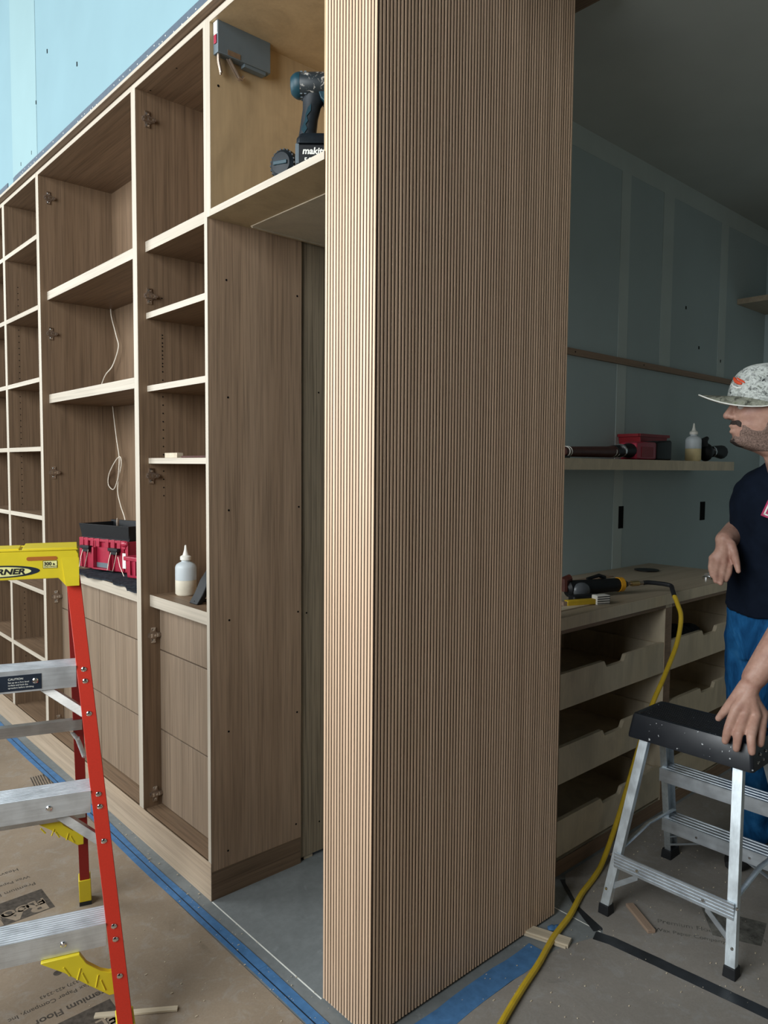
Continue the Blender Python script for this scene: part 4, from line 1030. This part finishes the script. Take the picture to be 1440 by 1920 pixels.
MB().tube(hp, .0095, 10).build('hose', 'hose', hz)
TM = thing('tape_measure', 'yellow handled tool with striped silver end beside the nailer', 'hand tool', (1.215, .243, .9505), R(-22))
TM.scale = (1.32, 1.2, 1.1)
MB().box(-.010, -.010, .002, .088, .010, .022).build('yellow_body', 'hose', TM, .003)
MB().box(-.022, -.008, .004, -.010, .008, .018).build('hook', 'offcut_brown', TM)
hh = MB().box(.088, -.015, .0, .135, .015, .034).build('head', 'white', TM, .003)
st_ = MB()
for i in range(4): st_.box(.090, -.0158, .004+i*.008, .134, .0158, .0066+i*.008)
st_.build('head_stripes', 'black', hh)
MB().box(.03, .018, .0, .13, .055, .030).build('dark_case', 'black', TM, .006)
tag(MB().box(1.45, .545, .9503, 2.05, .60, .9545).build('wood_strip', 'stud'), 'flat brown wood strip lying at the back of the worktop', 'offcut')
tag(MB().box(1.02, .20, .9503, 1.42, .245, .9545).build('wood_strip', 'maple'), 'flat pale wood strip on the worktop under the nailer', 'offcut')
tag(MB().lathe([(.050, .9503), (.062, .9545), (.062, .957), (.050, .9585)], 24, Matrix.Translation((2.38, .55, 0))).build('round_tin', 'black'), 'flat dark round tin at the back of the worktop', 'tin')
SV = thing('socket_fitting', 'shiny steel fitting on the worktop beside the right hand', 'fitting', (2.335, .215, .9505))
MB().tube([(0, 0, .016), (.05, 0, .018)], [.015, .012], 14).build('body', 'chrome', SV)
MB().lathe([(.020, 0), (.020, .012), (.012, .016)], 16).build('flange', 'chrome', SV)
tag(MB().sphere((2.20, .31, .684), .1, 16, 10, (1.25, .8, .48)).sphere((2.31, .29, .684), .07, 14, 9, (1.2, .8, .6)).build('bundled_cloth', 'cloth'), 'bundled dark cloth in the top drawer behind the man', 'cloth')

# ------------------------------------------------------------------ the man
P = thing('person', 'man in navy T-shirt, jeans and camouflage cap leaning one hand on the stool', 'person', (1.60, -.38, 0))
PO = Vector((1.60, -.38, 0))
def pl_(p): return Vector(p)-PO
HC = Vector((1.303, -.418, 1.557))           # below the head centre, chin height
F = Vector((-.600, .800, 0)).normalized(); S = Vector((0, 0, 1)).cross(F); U = Vector((0, 0, 1))
K = 1.04
def hp_(f, s, z): return HC+(F*f+S*s+U*z)*K-PO
prof = [(-.045, -.02, -.045, .034), (-.018, .030, -.052, .046), (0, .080, -.060, .050), (.012, .097, -.064, .052), (.028, .092, -.070, .056), (.042, .099, -.078, .060), (.050, .094, -.084, .062), (.060, .100, -.090, .064), (.076, .094, -.096, .067), (.095, .095, -.101, .071), (.115, .094, -.105, .074), (.130, .097, -.107, .0765), (.142, .104, -.108, .078), (.165, .102, -.106, .079), (.19, .090, -.098, .074), (.215, .062, -.078, .058), (.232, .025, -.045, .032)]
def interp(z):
    for i in range(len(prof)-1):
        a, b = prof[i], prof[i+1]
        if a[0] <= z <= b[0]:
            t = (z-a[0])/(b[0]-a[0]); return [a[k]+(b[k]-a[k])*t for k in (1, 2, 3)]
    return list(prof[-1][1:])
def sgp(v, e): return math.copysign(abs(v)**e, v)
def head_pt(z, a, off=0):
    xf, xb, w = interp(z)
    c = (xf+xb)/2 if xf < .05 else 0.0
    ca, sa = cos(a), sin(a)
    f = c+(xf-c)*sgp(ca, .92) if ca > 0 else c+(c-xb)*sgp(ca, .92)
    s = w*sgp(sa, .88)
    # eye sockets and cheek bones
    for sg in (-1, 1):
        d2 = ((s-sg*.034)/.016)**2+((z-.124)/.011)**2
        if ca > 0: f -= .011*math.exp(-d2)
        d3 = ((s-sg*.045)/.018)**2+((z-.093)/.014)**2
        if ca > 0: f += .005*math.exp(-d3); s += sg*.002*math.exp(-d3)
    if off: f += off*ca; s += off*sa
    return f, s, z
body = MB(); NA = 56
zs = [-.045+(.232+.045)*i/46 for i in range(47)]
body.rings([[hp_(*head_pt(z, 2*pi*j/NA)) for j in range(NA)] for z in zs])
def cap_h(pts, rs, n=14): body.capsule([hp_(*p) for p in pts], [r*K for r in rs], n)
cap_h([(.094, 0, .130), (.104, 0, .110), (.113, 0, .093)], [.0085, .0095, .0120])          # nose
for s in (-1, 1):
    cap_h([(.101, s*.011, .088), (.094, s*.014, .089)], [.0085, .007], 10)
    cap_h([(.0, s*.074, .080), (-.008, s*.078, .100), (-.012, s*.079, .120), (-.004, s*.077, .130)], [.007, .010, .011, .007], 10)   # ear
    cap_h([(.093, s*.016, .140), (.088, s*.038, .143), (.074, s*.056, .138)], [.0075, .0085, .007], 10)                          # brow
cap_h([(.094, -.018, .0585), (.1015, 0, .061), (.094, .018, .0585)], [.004, .0055, .004], 10)
cap_h([(.092, -.016, .0440), (.0995, 0, .0435), (.092, .016, .0440)], [.0045, .0062, .0045], 10)
NB = Vector((1.445, -.441, 1.47)); RS = Vector((1.500, -.335, 1.425)); LS = Vector((1.425, -.635, 1.425))
PV = Vector((1.60, -.375, .93))
def cap_b(pts, rs, n=16): body.capsule([pl_(p) for p in pts], rs, n)
cap_b([hp_(-.035, 0, .02)+PO, hp_(-.055, 0, -.02)+PO, NB, NB+Vector((.03, 0, -.10))], [.062, .060, .058, .060])
cap_b([NB+Vector((.03, .01, -.10)), (1.545, -.42, 1.25), (1.58, -.39, 1.08), PV], [.070, .078, .08, .08])
RE = Vector((1.640, -.218, 1.235)); RW = Vector((1.391, -.263, 1.236))
RE = Vector((1.590, -.245, 1.262))
LE = Vector((1.242, -.585, 1.085)); LW = Vector((1.108, -.487, .852))
cap_b([NB+Vector((.02, .05, -.07)), RS, RE], [.045, .048, .046])
cap_b([RE, RE.lerp(RW, .35), RE.lerp(RW, .75), RW], [.048, .048, .037, .031])
cap_b([NB+Vector((.0, -.05, -.07)), LS, LE], [.045, .048, .050])
cap_b([LE, LE.lerp(LW, .3), LE.lerp(LW, .75), LW], [.052, .054, .043, .036])
for hipc, kn_, an in (((1.60, -.285, .90), (1.655, -.275, .50), (1.73, -.275, .09)), ((1.585, -.465, .90), (1.625, -.515, .50), (1.70, -.53, .09))):
    cap_b([hipc, kn_, an], [.062, .050, .040])
# left hand, resting over the stool's corner
def hand(wr, palm, knk, mid, tip, thumb, rk=.0150, pw=.0225, wr_=.029):
    for k in knk:
        cap_b([wr, Vector(wr).lerp(Vector(palm), .8), Vector(palm).lerp(Vector(k), .45), k], [wr_, wr_*.9, pw, rk+.0012], 12)
    for k, m, t in zip(knk, mid, tip):
        k, m, t = Vector(k), Vector(m), Vector(t); q = m.lerp(t, .55)
        cap_b([k, m, q, t], [rk, rk-.0012, rk-.0022, rk-.0040], 12)
    cap_b(thumb, [rk*1.6, rk*1.22, rk*.98, rk*.68][:len(thumb)], 12)
lk = [(1.056, -.456, .757), (1.068, -.480, .750), (1.086, -.505, .747), (1.120, -.512, .747)]
lm = [(1.022, -.452, .708), (1.022, -.481, .698), (1.028, -.515, .696), (1.078, -.524, .702)]
ltp = [(1.022, -.444, .666), (1.022, -.477, .652), (1.020, -.522, .656), (1.062, -.529, .672)]
hand(LW, (1.088, -.477, .795), lk, lm, ltp, [(1.094, -.470, .825), (1.080, -.446, .785), (1.072, -.424, .748), (1.072, -.400, .712)])
rk_ = [(1.377, -.291, 1.170), (1.352, -.281, 1.160), (1.340, -.264, 1.163), (1.340, -.247, 1.175)]
rm_ = [(1.346, -.301, 1.130), (1.319, -.289, 1.121), (1.310, -.271, 1.127), (1.316, -.254, 1.144)]
rt_ = [(1.318, -.304, 1.107), (1.292, -.298, 1.098), (1.288, -.283, 1.104), (1.300, -.266, 1.120)]
hand(RW, (1.363, -.270, 1.196), rk_, rm_, rt_, [(1.380, -.288, 1.222), (1.372, -.305, 1.195), (1.355, -.322, 1.165), (1.345, -.333, 1.138)], .0125, .019, .028)
bo = body.build('body', 'skin', P, smooth=0)
rm = bo.modifiers.new('remesh', 'REMESH'); rm.mode = 'VOXEL'; rm.voxel_size = .0036; rm.use_smooth_shade = True
sm = bo.modifiers.new('smooth', 'SMOOTH'); sm.factor = .5; sm.iterations = 4
# eyes
for s in (-1, 1):
    c = hp_(.0810, s*.034, .1205); e = MB().sphere(c, .0120*K, 14, 10).build('eye', 'eye', P)
    MB().sphere(c+F*.0085*K, .0055*K, 10, 8).build('iris', 'iris', e)
    MB().capsule([hp_(.086, s*.020, .1275), hp_(.0905, s*.034, .1300), hp_(.079, s*.050, .1260)], [.0040, .0062, .0035], 8).build('eyelid', 'skin', P)
    MB().capsule([hp_(.100, s*.018, .1440), hp_(.0955, s*.036, .1480), hp_(.082, s*.055, .143)], [.0030, .0042, .0025], 8).build('eyebrow', 'hair', P)
# moustache, goatee and stubble
st = MB(); rows = []
def shell(z0, z1, a0, a1, nz, na, off, taper=True):
    o = len(st.v)
    for i in range(nz+1):
        z = z0+(z1-z0)*i/nz
        for j in range(na+1):
            a = a0+(a1-a0)*j/na
            k = off*(1 if not taper else min(1, 4*min(i/nz, 1-i/nz)+.0)*min(1, 4*min(j/na, 1-j/na)))
            f, s, zz = head_pt(z, a, k-.0035); n_ = noise.noise(Vector((f*200, s*200, zz*200)))*.0009
            st.v.append(tuple(hp_(f+n_, s, zz+n_)))
    for i in range(nz):
        for j in range(na):
            q = o+i*(na+1)+j; st.f.append((q, q+1, q+na+2, q+na+1))
def sst(x, a, b):
    t = max(0, min(1, (x-a)/(b-a))); return t*t*(3-2*t)
def hair_shell(mb, z0, z1, amax, nz, na, mask, thick):
    o = len(mb.v)
    for i in range(nz+1):
        z = z0+(z1-z0)*i/nz
        for j in range(na+1):
            a = -amax+2*amax*j/na
            f, s, zz = head_pt(z, a, 0); n_ = noise.noise(Vector((f*70, s*70, zz*70)))
            m = mask(z, abs(a), n_); k = -.0055+(.0055+thick)*m+noise.noise(Vector((f*260, s*260, zz*260)))*.0007
            f, s, zz = head_pt(z, a, k); mb.v.append(tuple(hp_(f, s, zz)))
    for i in range(nz):
        for j in range(na):
            q = o+i*(na+1)+j; mb.f.append((q, q+1, q+na+2, q+na+1))
hair_shell(st, .052, .086, 1.0, 14, 50, lambda z, a, n: sst(z, .060-.010*sst(a, .35, .7)+.002*n, .066-.010*sst(a, .35, .7)+.002*n)*(1-sst(z, .075-.014*sst(a, .4, .8), .081-.012*sst(a, .4, .8)))*(1-sst(a, .55, .75)), .0034)
st.build('moustache', 'hair', P)
st = MB()
def jaw_mask(z, a, n):
    top = .034+.030*sst(a, .50, .72)-.016*sst(a, .80, 1.15)+.085*sst(a, 1.30, 1.72)+.006*n
    lip = 1-sst(a, .0, .5)
    return (1-sst(z, top-.010, top+.004))*sst(z, -.026, -.014)*(1-.0*lip)
hair_shell(st, -.030, .150, 2.1, 60, 90, jaw_mask, .0022)
st.build('beard', 'stubble', P)
st = MB()
hair_shell(st, -.016, .034, .60, 16, 30, lambda z, a, n: sst(z, -.012, -.004)*(1-sst(z, .016+.006*n, .028+.006*n))*(1-sst(a, .30, .50)), .0036)
st.build('goatee', 'hair', P)
sh_ = MB(); o = 0
# hair at the back of the head under the cap
for i in range(13):
    z = .05+.11*i/12
    for j in range(25):
        a = pi/2+.25+(pi-.5)*j/24; f, s, zz = head_pt(z, a, .004); sh_.v.append(tuple(hp_(f, s, zz)))
for i in range(12):
    for j in range(24): q = i*25+j; sh_.f.append((q, q+1, q+26, q+25))
sh_.build('hair', 'hair', P)
# cap: crown, brim, orange emblem
def cz_(a): return .122+.030*cos(a) if cos(a) > 0 else .122+.004*cos(a)
cr = MB(); rg = []
for i in range(15):
    t = i/14; k = cos(t*pi/2*.985)**.62
    rg.append([hp_(-.004+(.116 if cos(a) > 0 else .114)*k*cos(a)-.006*t, .089*k*sin(a), cz_(a)+(.252-cz_(a))*sin(t*pi/2*.985)) for a in [2*pi*j/36 for j in range(36)]])
cr.rings(rg)
capo = cr.build('cap_crown', 'camo', P, smooth=60)
bm_ = MB(); nb_, ns_ = 14, 24; up_ = []; dn = []
for i in range(nb_+1):
    t = i/nb_
    for j in range(ns_+1):
        a = -1.62+3.24*j/ns_; wgt = max(0, cos(a*pi/2/1.63))**.55
        r0f, r0s = .110*cos(a), .088*sin(a)
        r1f, r1s = r0f+.086*wgt, .088*sin(a)*(1+.07*wgt)
        f = r0f+(r1f-r0f)*t; s = r0s+(r1s-r0s)*t
        z = cz_(a)+.001+(.006*t-.020*(s/.09)**2*t-.17*s*t)*wgt
        up_.append(hp_(f, s, z)); dn.append(hp_(f, s, z-.0035))
bm_.v = [tuple(p) for p in up_+dn]; nn = len(up_)
for i in range(nb_):
    for j in range(ns_):
        q = i*(ns_+1)+j; bm_.f.append((q, q+ns_+1, q+ns_+2, q+1)); bm_.f.append((nn+q, nn+q+1, nn+q+ns_+2, nn+q+ns_+1))
for j in range(ns_):
    q = nb_*(ns_+1)+j; bm_.f.append((q, nn+q, nn+q+1, q+1))
brim = bm_.build('cap_brim', 'camo_brim', P, smooth=60)
ed = MB().tube([up_[nb_*(ns_+1)+j]-U*.0015 for j in range(ns_+1)], .0022, 6).build('brim_edge', 'white_ink', brim)
def crown_pt(a, t, off=.0016):
    k = cos(t*pi/2*.985)**.62
    return hp_(-.004+(.116+off)*k*cos(a)-.006*t, (.089+off)*k*sin(a), cz_(a)+(.252-cz_(a))*sin(t*pi/2*.985))
em = MB()
em.tube([crown_pt(a, t) for a, t in ((.02, .40), (.18, .36), (.34, .30), (.50, .26), (.62, .24))], [.002, .005, .006, .0056, .003], 8)
em.tube([crown_pt(a, t) for a, t in ((.30, .38), (.45, .34), (.60, .30), (.70, .27))], [.0015, .0032, .0036, .002], 8)
em.build('cap_emblem', 'orange_patch', capo)
MB().tube([crown_pt(a, t) for a, t in ((.16, .25), (.32, .19), (.50, .16), (.64, .17))], [.0015, .003, .003, .0015], 8).build('emblem_outline', 'white_ink', capo)
# T-shirt
shirt = MB()
def torso_ring(c, rx, ry, yawd, n=28, e=.82, slope=0):
    P_ = []; ya = R(yawd); c = Vector(c)
    for j in range(n):
        a = 2*pi*j/n; x = rx*sgp(cos(a), e); y = ry*sgp(sin(a), e)
        P_.append(pl_((c.x+x*cos(ya)-y*sin(ya), c.y+x*sin(ya)+y*cos(ya), c.z+slope*x)))
    return P_
shirt.rings([torso_ring((1.588, -.392, 1.005), .128, .190, -6, slope=.35), torso_ring((1.580, -.395, 1.06), .128, .188, -6, slope=.2), torso_ring((1.562, -.405, 1.16), .128, .190, -8), torso_ring((1.540, -.420, 1.26), .130, .200, -10), torso_ring((1.512, -.435, 1.36), .126, .208, -11), torso_ring((1.488, -.446, 1.43), .105, .195, -11), torso_ring((1.466, -.448, 1.475), .082, .125, -11), torso_ring((1.453, -.445, 1.500), .072, .080, -11), torso_ring((1.449, -.444, 1.508), .068, .074, -11)])
shirt.capsule([pl_(p) for p in (RS+Vector((-.02, -.03, .0)), RS, RS.lerp(RE, .45), RS.lerp(RE, .66))], [.066, .070, .066, .064], 18)
shirt.capsule([pl_(p) for p in (LS+Vector((.02, .03, .0)), LS, LS.lerp(LE, .45), LS.lerp(LE, .66))], [.072, .078, .074, .072], 18)
so = shirt.build('t_shirt', 'navy', P, smooth=0)
rm = so.modifiers.new('remesh', 'REMESH'); rm.mode = 'VOXEL'; rm.voxel_size = .007; rm.use_smooth_shade = True
sm = so.modifiers.new('smooth', 'SMOOTH'); sm.factor = .5; sm.iterations = 6
tx = bpy.data.textures.new('folds', 'CLOUDS'); tx.noise_scale = .09
dp = so.modifiers.new('folds', 'DISPLACE'); dp.texture = tx; dp.strength = .016; dp.mid_level = .5
# chest print: slanted square outline with a monogram
nrm = Vector((-1, -.19, .12)).normalized(); xa = Vector((.19, -1, 0)).normalized()
lo = MB(); c0 = pl_((1.3835, -.437, 1.352))
fm_ = frame(c0, (xa*.93+Vector((0, 0, -.36))), (0, 0, 1))
def ring_sq(mb, h, w_):
    for a, b, c, d in ((-h, -h, h, -h+w_), (-h, h-w_, h, h), (-h, -h, -h+w_, h), (h-w_, -h, h, h)): mb.box(a, b, 0, c, d, .0012, fm_)
MB().box(-.040, -.040, -.014, .040, .040, .0002, fm_).build('chest_print', 'pink_ink', so)
ring_sq(lo, .034, .005)
for x in (-.020, -.002, .016): lo.box(x, -.034, 0, x+.005, .020, .0012, fm_)
lo.box(-.020, .015, 0, .021, .020, .0012, fm_); lo.build('chest_print_outline', 'white_ink', so)
# jeans and shoes
jn = MB()
jn.rings([torso_ring((1.595, -.378, .80), .105, .165, -6), torso_ring((1.598, -.376, .90), .120, .180, -6), torso_ring((1.595, -.380, 1.0), .118, .176, -6), torso_ring((1.588, -.388, 1.05), .114, .172, -6)])
for hipc, kn_, an in (((1.600, -.288, .88), (1.655, -.275, .50), (1.73, -.275, .10)), ((1.585, -.468, .88), (1.625, -.515, .50), (1.70, -.53, .10))):
    hipc, kn_, an = Vector(hipc), Vector(kn_), Vector(an)
    jn.capsule([pl_(p) for p in (hipc, hipc.lerp(kn_, .5), kn_, kn_.lerp(an, .5), an)], [.096, .090, .077, .072, .064], 18)
jo = jn.build('jeans', 'denim', P, smooth=0)
rm = jo.modifiers.new('remesh', 'REMESH'); rm.mode = 'VOXEL'; rm.voxel_size = .007; rm.use_smooth_shade = True
sm = jo.modifiers.new('smooth', 'SMOOTH'); sm.factor = .5; sm.iterations = 5
dp = jo.modifiers.new('folds', 'DISPLACE'); dp.texture = tx; dp.strength = .014; dp.mid_level = .5
for ax, ay in ((1.73, -.275), (1.70, -.53)):
    c = pl_((ax, ay, 0)); r_ = []
    for x, hw, h in ((.075, .026, .055), (.055, .036, .085), (.0, .040, .095), (-.06, .042, .070), (-.12, .046, .052), (-.17, .042, .042), (-.20, .026, .030)):
        r_.append([(c.x+x, c.y+hw*sgp(cos(a), .8), .0028+max(0, h*(.5+.5*sgp(sin(a), .7)))) for a in [2*pi*j/16 for j in range(16)]])
    MB().rings(r_).build('shoe', 'shoe', P, smooth=50)

# phrases shared by repeats of one kind
for base, g in (('shelving_cabinet', 'open shelving bookcases'), ('drawer_cabinet', 'notched drawer cabinets'), ('glue_bottle', 'glue squeeze bottles'), ('wood_offcut', 'wood offcuts on the floor'),
                ('wood_strip', 'wood strips on the worktop'), ('masking_tape', 'blue masking tape lines'), ('floor_tape', 'dark floor tapes'), ('floor_board', 'floor protection boards'), ('wall_shelf', 'shelves on the dark walls'), ('chalk_line', 'white chalk lines'), ('dowel', 'thin brown rods')):
    for o in bpy.data.objects:
        if o.parent is None and o.name.split('.')[0] == base: o['group'] = g
